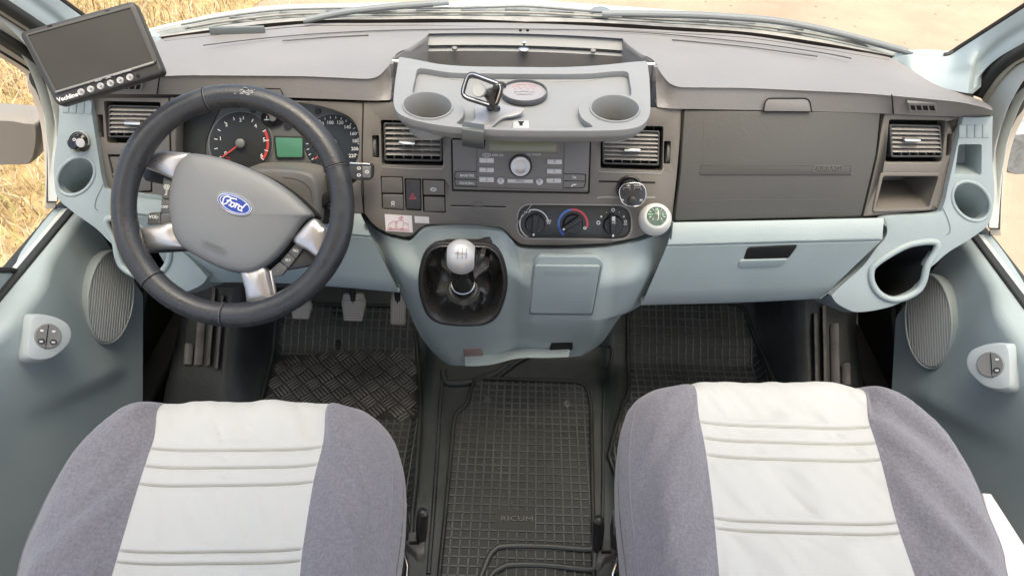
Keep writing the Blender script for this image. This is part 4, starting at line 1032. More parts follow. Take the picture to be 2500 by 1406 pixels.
grid('gaiter', [gring(s, h, w, ccp)+[gring(s, h, w, ccp)[0]] for s, h, w in sp], M_boot, GL, smooth='open')
sweep('frame_ring', [p+n*.002+ (p-c0).normalized()*.001 for p in frm], .0045, M_blk, GL, closed=True, q=10)
ax = (CAM-tipc).normalized()*.55+V((0, .15, .8)); ax.normalize()
base = hit(1131, 706, Pgt, .05)
top_c = hit(1126, 624, PY(.850))
axis = (top_c-base).normalized()
sweep('gathered_collar', [base+axis*t for t in (-.005, .004)], [.030, .025], M_boot, GL, q=28)
lathe('ring', base+axis*.006, axis, [(.0205, -.004), (.0225, .000), (.0225, .010), (.020, .013)], M_gloss, GL, q=40)
lathe('chrome_band', base+axis*.018, axis, [(.0208, 0), (.0218, .001), (.0218, .0025), (.0208, .0035)], mat('band_steel', (.35, .35, .35), .25, metal=1), GL, q=40)
L_ = (top_c-base).length
kr = .0272; kc = base+axis*(L_-.004)
prof = [(.0200, .019), (.0205, .030), (.0205, .036)]
for a_ in range(-48, 91, 6): prof.append((max(.0005, kr*math.cos(math.radians(a_))), L_-.004+kr*1.12*math.sin(math.radians(a_))))
kn = lathe('knob', base, axis, prof, M_gloss, GL, q=48, smooth=60)
side_v = (V((1, 0, 0))-axis*axis.x).normalized(); frn = axis.cross(side_v).normalized()
if frn.y > 0: frn = -frn
G = []
for j in range(26):
    th = math.radians(-46+190*j/25); row = []
    for i in range(17):
        u = (-1+2*i/16)*(.80 if th > 0 else .80+.12*th)
        d = frn*math.cos(th)+axis*(1.12*math.sin(th))
        row.append(kc+side_v*(u*kr*1.03)+d*(kr*1.035*math.sqrt(1-u*u)))
    G.append(row)
sd = grid('silver_cap', G, mat('knob_cap_silver', (.50, .50, .50), .4, metal=.35), kn, smooth='open')
pk_ = (hit(1126, 618, (kc+(CAM-kc).normalized()*.0300, (CAM-kc).normalized())), (CAM-kc).normalized())
Pk = pk_
M_ink = mat('engraved_ink', (.12, .12, .13), .5)
for s, x, y in (('1', 1119, 609), ('3', 1129, 608), ('5', 1139, 609), ('2', 1117, 629), ('4', 1128, 630), ('6', 1138, 629)): txt(s, x, y, Pk, 6.5, 0, M_ink, kn, 'numeral')
strokes('gate_lines', [[(1111, 618), (1139, 620)], [(1118, 613), (1118, 625)], [(1128.5, 613), (1128.5, 625)], [(1139, 614), (1139, 626)]], Pk, 1.2, M_ink, kn)
# ---- fold-down tray
T = thing('folding_tray', 'pale grey fold-down tray with two cup holes above the radio', 'tray', (0, 1.0, .78))
outer = sm([(980, 140), (1010, 145), (1073, 157), (1140, 162), (1210, 163.5), (1354, 164.5), (1430, 162), (1484, 158), (1540, 152), (1574, 149.5)], 4)[:-1] + \
        sm([(1574, 149.5), (1580, 152), (1582, 160), (1586, 200), (1588, 252), (1586, 280), (1572, 302), (1546, 313), (1500, 318), (1440, 319.5)], 4)[:-1] + \
        sm([(1440, 319.5), (1282, 319), (1190, 316), (1100, 309), (1040, 300), (998, 289), (972, 276), (962, 258), (961, 235), (966, 190), (972, 152), (974, 142), (980, 140)], 4)[:-1]
cupL, cupR = ell(1044, 259, 59, 31.5, 3, 44), ell(1501.5, 266, 58.5, 31.5, 3, 44)
PTb = PZ(.782)
def at3(pts, z): return [hit(p[0], p[1], PZ(z)) for p in pts]
o3 = at3(outer, .80); oc = sum(o3, V((0, 0, 0)))/len(o3)
base3 = [V((p.x, p.y, .789)) for p in o3]; cl3 = [V((p.x, p.y, .789)) for p in at3(cupL, .80)]; cr3 = [V((p.x, p.y, .789)) for p in at3(cupR, .80)]
tf = prism('tray_floor', base3, (0, 0, -.020), M_tray, T, bevel=.004, seg=3, holes=[cl3, cr3])
for v in tf.data.vertices:
    if v.co.z < .78: v.co.x = oc.x+(v.co.x-oc.x)*.965; v.co.y = oc.y+(v.co.y-oc.y)*.90+.006
inner = [(1019, 170), (1035, 167.5), (1075, 174), (1110, 178), (1200, 180), (1360, 181), (1440, 180), (1480, 176), (1515, 174), (1532, 177), (1536, 190), (1541, 232), (1520, 230), (1480, 230), (1440, 238), (1416, 254), (1414, 274), (1424, 292), (1444, 306), (1430, 312), (1282, 313), (1180, 310), (1120, 303), (1118, 297), (1130, 284), (1132, 262), (1112, 240), (1075, 228), (1040, 224), (1008, 228), (1014, 190)]
rimo = o3; inn3 = at3(sm(inner, 3, True), .80)
prism('tray_rim', rimo, (0, 0, -.0112), M_tray, T, bevel=.0028, seg=3, holes=[inn3, at3(cupL, .80), at3(cupR, .80)])
for cpx in (cupL, cupR):
    a = at3(cpx, .801); c = sum(a, V((0, 0, 0)))/len(a)
    G = [[c+(p-c)*k+V((0, 0, dz)) for p in a+[a[0]]] for k, dz in ((1.07, -.001), (1.05, .0015), (1.0, .0018), (.97, -.001), (.90, -.030), (.88, -.040))]
    wl = grid('cup_well', G, M_tray, T, smooth='open')
    b = [c+(p-c)*.88+V((0, 0, -.038)) for p in a]; mk('cup_floor', b, [tuple(range(len(b)))], M_dark, T)  # dark floor colour paints the shade at the bottom of the cup
# trough along the back of the tray
tq = at3(sm([(1078, 179), (1120, 181.5), (1200, 183.5), (1360, 184.5), (1440, 183), (1474, 180), (1462, 192), (1440, 198), (1360, 201), (1200, 200), (1110, 196), (1090, 190)], 3, True), .789)
prism('trough', [p+V((0, 0, .0008)) for p in tq], (0, 0, -.002), M_tray, T, bevel=.0006)
lt = at3([(1253, 297), (1291, 297), (1293, 316), (1251, 316)], .790)
lk = prism('latch', [p+V((0, 0, .002)) for p in lt], (0, 0, -.006), mat('latch_white', (.40, .42, .42), .4), T, bevel=.0012)
prism('latch_hole', [p+V((0, 0, .0025)) for p in at3([(1264, 300), (1280, 300), (1276, 305), (1276, 310), (1268, 310), (1268, 305)], .790)], (0, 0, -.003), M_gap, lk, bevel=0)
for x, y in ((972, 151), (1584, 158)):
    p = hit(x, y, PZ(.792)); s = -1 if x < 1200 else 1
    sweep('hinge_pin', [p-V((s*.006, 0, 0)), p+V((s*.010, 0, 0))], .0035, M_chrome, T, q=12)
    boxes('hinge_bracket', [(p+V((s*.010, -.004, -.012)), V((.003, 0, 0)), V((0, .009, 0)), V((0, 0, .014)))], M_mid, T, bevel=.001)
# ---- round puck on the tray
pk0 = at3(ell(1280, 220, 57, 27.5, 2, 56), .800); cpk = sum(pk0, V((0, 0, 0)))/len(pk0); r_ = .5*(max(p.x for p in pk0)-min(p.x for p in pk0))
pu = thing('round_dish', 'round grey rubber dish lying in the middle of the tray', 'dish', (cpk.x, cpk.y, .789))
lathe('rim', V((cpk.x, cpk.y, .7905)), (0, 0, 1), [(r_*.97, 0), (r_*1.0, .002), (r_*1.0, .0085), (r_*.985, .0098), (r_*.95, .0095), (r_*.945, .005)], mat('dish_rubber', (.10, .105, .11), .5), pu, q=64, cap=False)
lathe('plate', V((cpk.x, cpk.y, .7905)), (0, 0, 1), [(r_*.95, 0), (r_*.95, .005)], mat('dish_plate', (.27, .26, .27), .35), pu, q=64)
Pp = PZ(.7958)
strokes('faded_print', [[(1280+30*math.cos(a), 216-11*math.sin(a)) for a in [math.pi*(.1+.8*k/10) for k in range(11)]], [(1256, 218), (1264, 210), (1272, 218), (1280, 208), (1288, 218), (1296, 210), (1304, 218)]], Pp, 3, mat('faded_red', (.42, .24, .25), .5), pu, off=.0004)
strokes('faded_print', [[(1255, 224), (1262, 231), (1298, 231), (1305, 224), (1255, 224)], ell(1280, 226, 14, 4, 0, 16)+[(1294, 226)]], Pp, 1.3, mat('faded_grey', (.3, .3, .32), .5), pu, off=.0004)
# ---- phone holder
PHh = thing('phone_holder', 'black and silver phone clamp hooked over the front edge of the tray', 'phone holder', (-.09, .95, .79))
M_sil2 = mat('arm_silver_grey', (.33, .325, .32), .3, metal=.2)
M_hold = mat('holder_black', (.035, .035, .038), .3)
bp = at3(sm([(1158, 262), (1178, 254), (1205, 253), (1230, 262), (1258, 268), (1279, 271), (1272, 280), (1252, 285), (1228, 287), (1205, 302), (1186, 318), (1174, 322), (1150, 318), (1130, 311), (1136, 300), (1160, 288)], 4, True), .796)
prism('base_plate', [p+V((0, 0, .005*math.sin(i*.1))) for i, p in enumerate(bp)], (0, 0, -.004), M_sil2, PHh, bevel=.001)
# hook: a band that folds round the front edge
fa, fb = hit(1128, 313, PZ(.797)), hit(1182, 321, PZ(.797))
hk = []
for (dy, dz) in ((.012, .003), (.0, .003), (-.006, .001), (-.009, -.006), (-.010, -.016), (-.006, -.027), (.004, -.034), (.018, -.036), (.03, -.033)):
    hk.append([fa+V((0, dy, dz)), fb+V((0, dy, dz))])
hk = [list(r) for r in zip(*[[V(p) for p in sm([tuple(h[k]) for h in hk], 4)] for k in (0, 1)])]
grid('hook', hk, mat('hook_grey', (.06, .068, .07), .3), PHh, back=(0, .002, .0005), smooth=50)
# clamp frame
Zc = .83
cf = [hit(x, y, PZ(z)) for x, y, z in ((1140, 178, .86), (1148, 178, .862), (1224, 206, .86), (1228, 212, .857), (1212, 260, .825), (1206, 264, .822), (1128, 238, .825), (1124, 232, .828))]
cfs = [V(p) for p in rnd([tuple(p) for p in (cf[0].lerp(cf[1], .5), cf[2].lerp(cf[3], .5), cf[4].lerp(cf[5], .5), cf[6].lerp(cf[7], .5))], .012, 5)]
sweep('clamp_frame', cfs, .0027, M_hold, PHh, closed=True, q=10, flat=1.6)
sweep('chrome_edge', [p+V((0, -.002, .002)) for p in cfs], .0012, M_chrome, PHh, closed=True, q=8)
bc = hit(1169, 221, PZ(.842)); bn = V((-.25, -.75, .6)).normalized()
lathe('pad_disc', bc-bn*.006, bn, [(.0095, 0), (.0105, .001), (.0105, .007), (.0095, .008)], mat('disc_grey', (.40, .41, .40), .5), PHh, q=36)
jp = hit(1200, 232, PZ(.828)); lathe('joint', jp-bn*.01, bn, [(.008, 0), (.0115, .002), (.0115, .010), (.008, .016)], M_hold, PHh, q=28)
sweep('neck', [bc-bn*.005, jp, hit(1202, 262, PZ(.80))], [.006, .008, .010], M_hold, PHh, q=14)
cl = [hit(x, y, PZ(z)) for x, y, z in ((1230, 210, .85), (1222, 207, .856), (1212, 212, .856), (1206, 224, .848), (1202, 240, .838), (1202, 256, .828), (1207, 265, .82), (1216, 266, .816))]
sweep('clip_arm', [V(p) for p in sm([tuple(p) for p in cl], 5)], .0048, mat('clip_black', (.02, .02, .02), .25), PHh, q=12)
# ---- compass ball
cb = hit(1599, 536, PF, .028)
CB = thing('ball_compass', 'pale grey ball compass with green dial stuck beside the heater panel', 'compass', tuple(cb))
rb = .030; cn = (CAM-cb).normalized(); cn = (cn+V((.12, 0, .42))).normalized()
pr = [(rb*math.sin(math.radians(a)), rb*math.cos(math.radians(180-a))*1.0) for a in range(6, 138, 6)]
lathe('shell', cb, cn, [(r, -rb*math.cos(math.radians(a))) for r, a in ((rb*math.sin(math.radians(a)), a) for a in range(4, 142, 6))]+[(rb*.60, rb*.74), (rb*.59, rb*.68)], mat('compass_shell', (.60, .60, .57), .4), CB, q=48, cap=False)
lathe('dial', cb, cn, [(rb*.59, rb*.60), (rb*.59, rb*.66)], mat('compass_dial', (.012, .06, .035), .4), CB, q=36)
Pcm = (cb+cn*rb*.66, cn)
rr = random.Random(2); L1 = []
for k in range(12):
    a = k*2*math.pi/12; L1.append([(1605+24*math.cos(a)*.72, 523+16*math.sin(a)*.72), (1605+24*math.cos(a)*.95, 523+16*math.sin(a)*.95)])
strokes('dial_marks', L1, Pcm, 1.3, M_white, CB)
for s, x, y in (('N', 1604, 512), ('E', 1619, 524), ('W', 1590, 524)): txt(s, x, y, Pcm, 6, 0, mat('compass_green', (.15, .6, .32), .4), CB, 'numeral')
strokes('lubber_line', [[(1607, 514), (1608, 536)]], Pcm, 1.6, M_white, CB, off=.0015)
gl2 = bpy.data.materials.new('dome_glass'); gl2.use_nodes = True; t_ = gl2.node_tree; t_.nodes.clear(); o_n = t_.nodes.new('ShaderNodeOutputMaterial'); mxx = t_.nodes.new('ShaderNodeMixShader'); a1 = t_.nodes.new('ShaderNodeBsdfTransparent'); a2 = t_.nodes.new('ShaderNodeBsdfGlossy'); a2.inputs[1].default_value = .03; mxx.inputs[0].default_value = .03
t_.links.new(a1.outputs[0], mxx.inputs[1]); t_.links.new(a2.outputs[0], mxx.inputs[2]); t_.links.new(mxx.outputs[0], o_n.inputs[0])
lathe('dome', cb, cn, [(rb*math.sin(math.radians(a)), rb*math.cos(math.radians(a))) for a in (37, 30, 22, 14, 6)], gl2, CB, q=36, smooth=60)
# ---- FM transmitter
ft = hit(1543, 476, PF, .03)
FM = thing('fm_transmitter', 'black FM transmitter plug with two USB ports above the heater panel', 'FM transmitter', tuple(ft))
lathe('socket', hit(1536, 460, PF, 0), PF[1], [(.024, 0), (.024, .004), (.021, .006), (.018, .002), (.018, .018)], M_blk, FM, q=40)
Pf_ = shift(PF, .026); tilt = (hit(1543, 476, Pf_), (PF[1]+V((0, -.25, .35))).normalized())
fo = sm([(1512, 468), (1518, 454), (1532, 448), (1556, 447), (1571, 454), (1577, 470), (1574, 488), (1560, 502), (1534, 503), (1518, 492)], 4, True)
bd = rings('body', [hit(p[0], p[1], tilt) for p in fo], tilt[1], [(.82, -.034), (.98, -.012), (1.0, -.003), (.97, 0), (.9, .0005)], mat('transmitter_black', (.03, .03, .032), .3), FM)
sweep('chrome_edge', [hit(p[0], p[1], tilt, -.0005) for p in fo], .0009, M_chrome, FM, closed=True, q=8)
for x in (1530, 1557):
    prism('usb_port', on([(x-9, 458), (x+9, 458), (x+9, 465), (x-9, 465)], tilt, .0012), tilt[1]*-.002, M_mid, FM, bevel=.0003); prism('usb_slot', on([(x-7, 460), (x+7, 460), (x+7, 464), (x-7, 464)], tilt, .0018), tilt[1]*-.001, M_gap, FM, bevel=0)
txt('5V/2.4A', 1556, 453, tilt, 4, 0, M_white, FM, 'print', off=.001); strokes('bolt', [[(1530, 454), (1536, 452), (1533, 455), (1539, 453)]], tilt, 1, M_white, FM, off=.001)
lathe('knob', hit(1543, 490, tilt, .0005), tilt[1], [(.0075, 0), (.0075, .005), (.0062, .006)], M_blk, FM, q=28)
for x, s in ((1520, '|<'), (1565, '>|')): txt(s, x, 489, tilt, 6, 0, M_white, FM, 'print', off=.001, bold=.03)
# ---- stickers
def sticker(name, pts, label, m=None):
    t = thing(name, label, 'sticker', tuple(hit(pts[0][0], pts[0][1], PF)))
    return t, prism('paper', on(pts, PF, .0012), PF[1]*-.0008, m or mat('sticker_paper', (.74, .69, .69), .6), t, bevel=0)
t1, o1 = sticker('sticker', [(939, 523), (1005, 527), (1008, 568), (942, 564)], 'white sticker with a red line drawing of a vehicle under the switches')
M_rl = mat('red_line_print', (.55, .18, .20), .6)
strokes('drawing', [[(947, 558), (949, 548), (955, 543), (957, 540), (972, 541), (974, 537), (984, 538), (986, 545), (996, 546), (997, 560), (947, 558)], [(965, 543), (965, 556), (969, 556), (969, 543), (965, 543)], [(984, 546), (984, 559)], [(971, 533), (977, 530), (984, 534)], [(975, 532), (982, 528)], [(978, 540), (980, 531), (986, 530)], ell(954, 558, 3, 3, 0, 8), ell(981, 560, 3, 3, 0, 8), [(945, 561), (1001, 564)]], shift(PF, .0012), 1, M_rl, t1)
t2, o2 = sticker('sticker', [(1012, 528), (1047, 530), (1048, 546), (1013, 544)], 'small blank white label right of the red drawing sticker')
strokes('faint_print', [[(1018, 533), (1040, 535)], [(1018, 539), (1042, 541)]], shift(PF, .0012), 1, mat('faint_grey', (.6, .6, .58), .6), t2)
from mathutils import noise, kdtree
# ================================================================ steering wheel
hubc = hit(569.5, 502.5, PW)
W = thing('steering_wheel', 'four-spoke leather steering wheel with silver spokes and a blue oval emblem', 'steering wheel', tuple(hubc))
path = on(ell(569.5, 502.5, 267, 267, 0, 160), PW)
rad = []
for i in range(160):
    a = 360*i/160; b = sum(math.exp(-(((a-c+180) % 360-180)/13)**2) for c in (210, 158, 22, 78))
    rad.append(.0190+.0016*b)
sweep('rim', path, rad, M_leather, W, closed=True, q=24)
wn = PW[1]
for a in (257, 340, 95, 138):
    c = hit(569.5+267*math.cos(math.radians(a)), 502.5+267*math.sin(math.radians(a)), PW); t = V((0, 0, 0))
    c2 = hit(569.5+267*math.cos(math.radians(a+2)), 502.5+267*math.sin(math.radians(a+2)), PW); t = (c2-c).normalized()
    rr_ = .0194+.0016*sum(math.exp(-(((a-c_+180) % 360-180)/13)**2) for c_ in (210, 158, 22, 78))
    sweep('seam', circ(c, t, rr_, 40), .0009, mat('seam_grey', (.08, .08, .085), .5), W, closed=True, q=6)
    sweep('seam', circ(c-t*.0022, t, rr_-.0002, 40), .0008, M_gap, W, closed=True, q=6)
PWh = shift(PW, -.028)
def spoke(nm, pts, m, off=0, th=.014, bv=.004, lab=None):
    o = prism(nm, on(pts, PWh, off), wn*-th, m, W, bevel=bv, seg=3); return o
for pts in ([(340, 404), (352, 392), (372, 378), (398, 369), (430, 371), (475, 378), (460, 410), (440, 442), (390, 424)],
            [(330, 560), (380, 552), (425, 543), (440, 570), (460, 603), (400, 608), (360, 609), (344, 592)],
            [(765, 532), (790, 552), (800, 562), (798, 600), (781, 632), (750, 612), (716, 590), (735, 560)],
            [(586, 655), (612, 655), (646, 650), (658, 690), (668, 738), (640, 744), (607, 745), (598, 705)]):
    c = V((sum(p[0] for p in pts)/len(pts), sum(p[1] for p in pts)/len(pts)))
    out = on(sm(pts, 3, True), PWh)
    rings('spoke', out, wn, [(1.0, -.014), (1.0, 0), (.94, .0035), (.8, .006), (.4, .008)], M_silver, W, smooth=60)
spoke('spoke_back', [(340, 412), (350, 440), (420, 455), (470, 440), (480, 380), (400, 372)], M_blk, -.014, .012)
spoke('spoke_back', [(655, 650), (668, 690), (680, 742), (600, 752), (600, 690)], M_blk, -.012, .012)
spoke('spoke_back', [(330, 562), (470, 545), (480, 612), (362, 618), (345, 600)], M_blk, -.014, .012)
spoke('trim_plate', [(738, 606), (780, 630), (764, 648), (698, 660), (700, 640)], M_blk, -.010, .012, .002)
spoke('chrome_strip', [(657, 662), (663, 660), (677, 738), (671, 740)], M_chrome, -.004, .006, .001)
hub = [(475, 374), (540, 385), (600, 406), (655, 431), (706, 464), (742, 495), (769, 525), (755, 534), (738, 550), (716, 583), (680, 627), (646, 654), (619, 666), (590, 668), (555, 661), (522, 648), (480, 626), (446, 603), (427, 574), (418, 533), (415, 500), (418, 466), (426, 424), (437, 398), (454, 381)]
hb3 = on(sm(hub, 4, True), PWh)
rings('hub_gap', hb3, wn, [(1.0, -.04), (1.0, -.004), (.9, -.004)], M_gap, W)  # black joint round the airbag cover
hubo = rings('airbag_cover', hb3, wn, [(.985, -.02), (.99, .002), (.98, .007), (.955, .0115), (.91, .0145), (.8, .0175), (.6, .0205), (.35, .0222), (.12, .0226)], mat('hub_grey', (.150, .157, .161), .48, bump=.35, bscale=520, dist=.0005, mott=.04, mscale=8), W, smooth=60)
PH_ = shift(PWh, .0222)
A_ = 23.5
def rot(pts, cx, cy, a=A_):
    a = math.radians(a); return [(cx+x*math.cos(a)-y*math.sin(a), cy+x*math.sin(a)+y*math.cos(a)) for x, y in pts]
ov = lambda s, r=0: [hit(p[0], p[1], PH_, r) for p in ell(573, 499, 45*s, 23*s, A_, 56)]
rings('emblem_recess', ov(1.18, -.0005), wn, [(1, -.002), (1, .0004), (.95, .0006)], mat('hub_grey2', (.18, .19, .19), .4), W)
em = rings('emblem', ov(1, 0), wn, [(1, -.001), (1, .002), (.97, .0028), (.93, .0026)], mat('emblem_rim', (.72, .74, .76), .15, metal=.8), W)
rings('emblem_field', ov(.93, .0022), wn, [(1, 0), (1, .0008), (.5, .0012)], M_logo, em)
F = [[(-29, 3), (-31, -2), (-28, -8), (-22, -11), (-12, -11), (-3, -13), (0, -11)], [(-13, -11), (-16, -3), (-20, 6), (-25, 10), (-30, 8), (-29, 4)], [(-22, -1), (-16, -3), (-9, -3)],
     ell(-5, 3, 4.6, 5.4, 15, 16)+ell(-5, 3, 4.6, 5.4, 15, 16)[:1], [(-1, 0), (2, -3), (5, -3), (3, 8)], [(4, 1), (8, -3), (11.5, -2)], ell(15.5, 3.5, 4.6, 5.2, 15, 16)+ell(15.5, 3.5, 4.6, 5.2, 15, 16)[:1], [(27, -12), (24, -9), (21, 0), (19.5, 8), (24, 8)], [(-9, 5), (-13, 8)]]
strokes('emblem_script', [rot(sm(l, 3) if len(l) < 10 else l, 573, 499) for l in F], PH_, 2.7, M_white, em, off=.0040)
strokes('emblem_line', [rot(ell(0, 0, 38.5, 18.5, 0, 40)+[(38.5, 0)], 573, 499)], PH_, 1.2, M_white, em, off=.0036)
M_embh = mat('hub_emboss', (.15, .158, .16), .5)
txt('AIRBAG', 523, 601, shift(PWh, .0170), 11, 22, M_embh, W, 'airbag_lettering', off=.004, bold=-.01)
strokes('airbag_badge', [rot([(-29, -9), (22, -9), (28, -9), (32, -4), (32, 4), (28, 9), (-29, 9), (-29, -9)], 523, 601, 22)], shift(PWh, .0170), 1.2, M_embh, W, off=.0035)
strokes('scratch', [[(469, 443), (467, 436), (472, 438)], [(476, 441), (480, 444)]], PWh, 1.2, M_embh, W, off=.0195)
strokes('speaker_mark', [[(672, 546), (677, 545), (684, 549)]], PWh, 1.2, M_embh, W, off=.017)
# wear marks on the top of the rim
M_wear = mat('worn_leather', (.42, .42, .43), .6)
rg = random.Random(4); L = []
for k in range(26):
    x = rg.gauss(600, 13); y = rg.gauss(224, 4); L.append([(x, y), (x+rg.uniform(-3, 4), y+rg.uniform(-2, 2)), (x+rg.uniform(-4, 6), y+rg.uniform(-2.5, 2.5))])
strokes('scuff', L, shift(PW, .0178), 1.1, M_wear, W, off=.0014, th=.003)
# wheel buttons
def wb(nm, pts, m, off=-.006, lab=None):
    return prism(nm, on(rnd(pts, 2), PWh, off), wn*-.008, m, W, bevel=.001)
M_wbt = mat('wheel_button', (.085, .088, .088), .45)
wb('button', [(399, 433), (422, 440), (417, 486), (394, 484)], M_wbt); wb('button', [(394, 487), (417, 489), (415, 520), (392, 520)], M_wbt); wb('button', [(392, 522), (415, 523), (417, 545), (392, 548)], M_wbt)
wb('volume_button', [(362, 522), (368, 519), (391, 517), (391, 547), (359, 549)], M_wbt)
txt('VOL', 374, 530, PWh, 8, 2, M_white, W, 'print', off=-.0055, bold=.02); strokes('print', [[(363, 530), (365, 528)], [(384, 530), (387, 530)]], PWh, 1.5, M_white, W, off=-.0055)
txt('@', 406, 457, PWh, 11, -80, M_white, W, 'print', off=-.0055); txt('km', 406, 471, PWh, 7, -80, M_white, W, 'print', off=-.0055); txt('OFF', 402, 506, PWh, 7, 8, M_white, W, 'print', off=-.0055)
for k, s in enumerate(('RES', 'SET', '-')):
    a = [(722, 594), (740, 607), (722, 632), (703, 616)] if k == 0 else ([(702, 617), (721, 633), (704, 654), (684, 638)] if k == 1 else [(682, 639), (702, 655), (688, 672), (664, 676), (656, 662)])
    wb('button', a, M_wbt); cx, cy = sum(p[0] for p in a)/len(a), sum(p[1] for p in a)/len(a)
    txt(s, cx, cy, PWh, 6.5, 12, M_white, W, 'print', off=-.0055)
# ---- column shroud, stalk, key
SC = thing('steering_column', 'grey steering column shroud with an indicator stalk behind the wheel', 'steering column', tuple(hit(690, 470, PF, .06)))
Psc = shift(PF, .055)
shp = sm([(560, 520), (572, 440), (592, 416), (640, 412), (700, 413), (745, 419), (768, 434), (777, 462), (779, 510), (772, 560), (740, 600), (640, 620), (570, 600)], 4, True)
rings('shroud', on(shp, Psc), PF[1], [(1.04, -.085), (1.02, -.03), (1.0, -.008), (.97, 0), (.9, .003), (.4, .004)], mat('shroud_grey', (.165, .16, .148), .42, bump=.2, bscale=500, dist=.0004), SC, smooth=60)
strokes('shroud_seam', [sm([(690, 433), (730, 440), (757, 462), (762, 492)], 4)], shift(Psc, .003), 1.3, mat('groove_dark_grey', (.10, .096, .088), .6), SC, off=.001)
P1, P2 = hit(780, 500, PF, .03), hit(868, 424, PF, .035)
sweep('stalk', [P1, P1.lerp(P2, .5), P2, hit(900, 421, PF, .035)], [.010, .009, .011, .011], M_blk, SC, q=14)
sk = prism('stalk_end', on(rnd([(853, 399), (905, 402), (909, 412), (907, 438), (898, 441), (858, 439), (851, 420)], 4), PF, .048), PF[1]*-.022, M_dark, SC, bevel=.003, seg=3)
prism('stalk_chrome', on([(853, 397), (903, 400), (903, 403), (853, 400)], PF, .049), PF[1]*-.01, M_chrome, sk, bevel=.0005)
prism('stalk_plate', on(rnd([(884, 406), (905, 407), (904, 435), (885, 434)], 2), PF, .050), PF[1]*-.004, M_mid, sk, bevel=.001)
strokes('symbol', [ell(876, 411, 4, 3, 0, 10)+[(880, 411)], ell(876, 428, 4, 3, 0, 10)+[(880, 428)]], PF, 1.8, M_white, sk, off=.0488); strokes('symbol', [ell(896, 420, 4, 3, 0, 10)+[(900, 420)]], PF, 1.8, M_white, sk, off=.0505)
prism('column_side', on([(776, 440), (800, 425), (826, 440), (830, 560), (812, 578), (776, 560)], PF, .01), PF[1]*-.05, M_blk, SC, bevel=.006)
lathe('ignition', hit(800, 520, PF, .012), PF[1], [(.02, 0), (.018, .014), (.014, .018), (.013, .013)], M_blk, SC, q=28)
prism('blue_key_tag', on(rnd([(797, 549), (811, 555), (810, 567), (796, 563)], 3), PF, .035), PF[1]*-.006, mat('blue_tag', (.03, .09, .45), .4), SC, bevel=.001)
# ================================================================ pedals
def pedal(name, label, pts, yy, ribs, cat='pedal'):
    nrm = V((0, -1, .62)).normalized(); c = hit(sum(p[0] for p in pts)/len(pts), sum(p[1] for p in pts)/len(pts), PY(yy)); pl = (c, nrm)
    t = thing(name, label, cat, tuple(c), group='pedals')
    a = prism('pad', on(rnd(pts, 5), pl), nrm*-.012, M_pedal, t, bevel=.003)
    strokes('grip_ribs', ribs, pl, 3.0, mat('pedal_rib', (.42, .40, .37), .4), a, off=.0015, th=.002)
    top = c-nrm*.01
    sweep('arm', [top, top+V((0, .02, .09)), top+V((.0, .03, .22))], .008, M_blk, t, q=10)
pedal('brake_pedal', 'middle pedal, worn grey rubber with cross ribs', [(838, 716), (886, 717), (893, 738), (884, 786), (838, 784), (833, 740)], 1.13, [[(841, y), (884, y)] for y in (738, 744, 750, 756, 762, 768, 774, 780)]+[[(842, 722), (884, 722)], [(842, 728), (884, 728)]])
pedal('clutch_pedal', 'clutch pedal half hidden below the steering wheel rim', [(714, 732), (756, 733), (762, 748), (753, 781), (714, 779), (708, 752)], 1.13, [[(714, y), (754, y)] for y in (750, 756, 762, 768, 774)])
pedal('accelerator_pedal', 'narrow accelerator pedal with lengthwise ribs beside the console', [(957, 713), (984, 712), (990, 735), (989, 795), (952, 793), (953, 735)], 1.14, [[(x+3, 718), (x, 789)] for x in (959, 965, 971, 977, 983)])
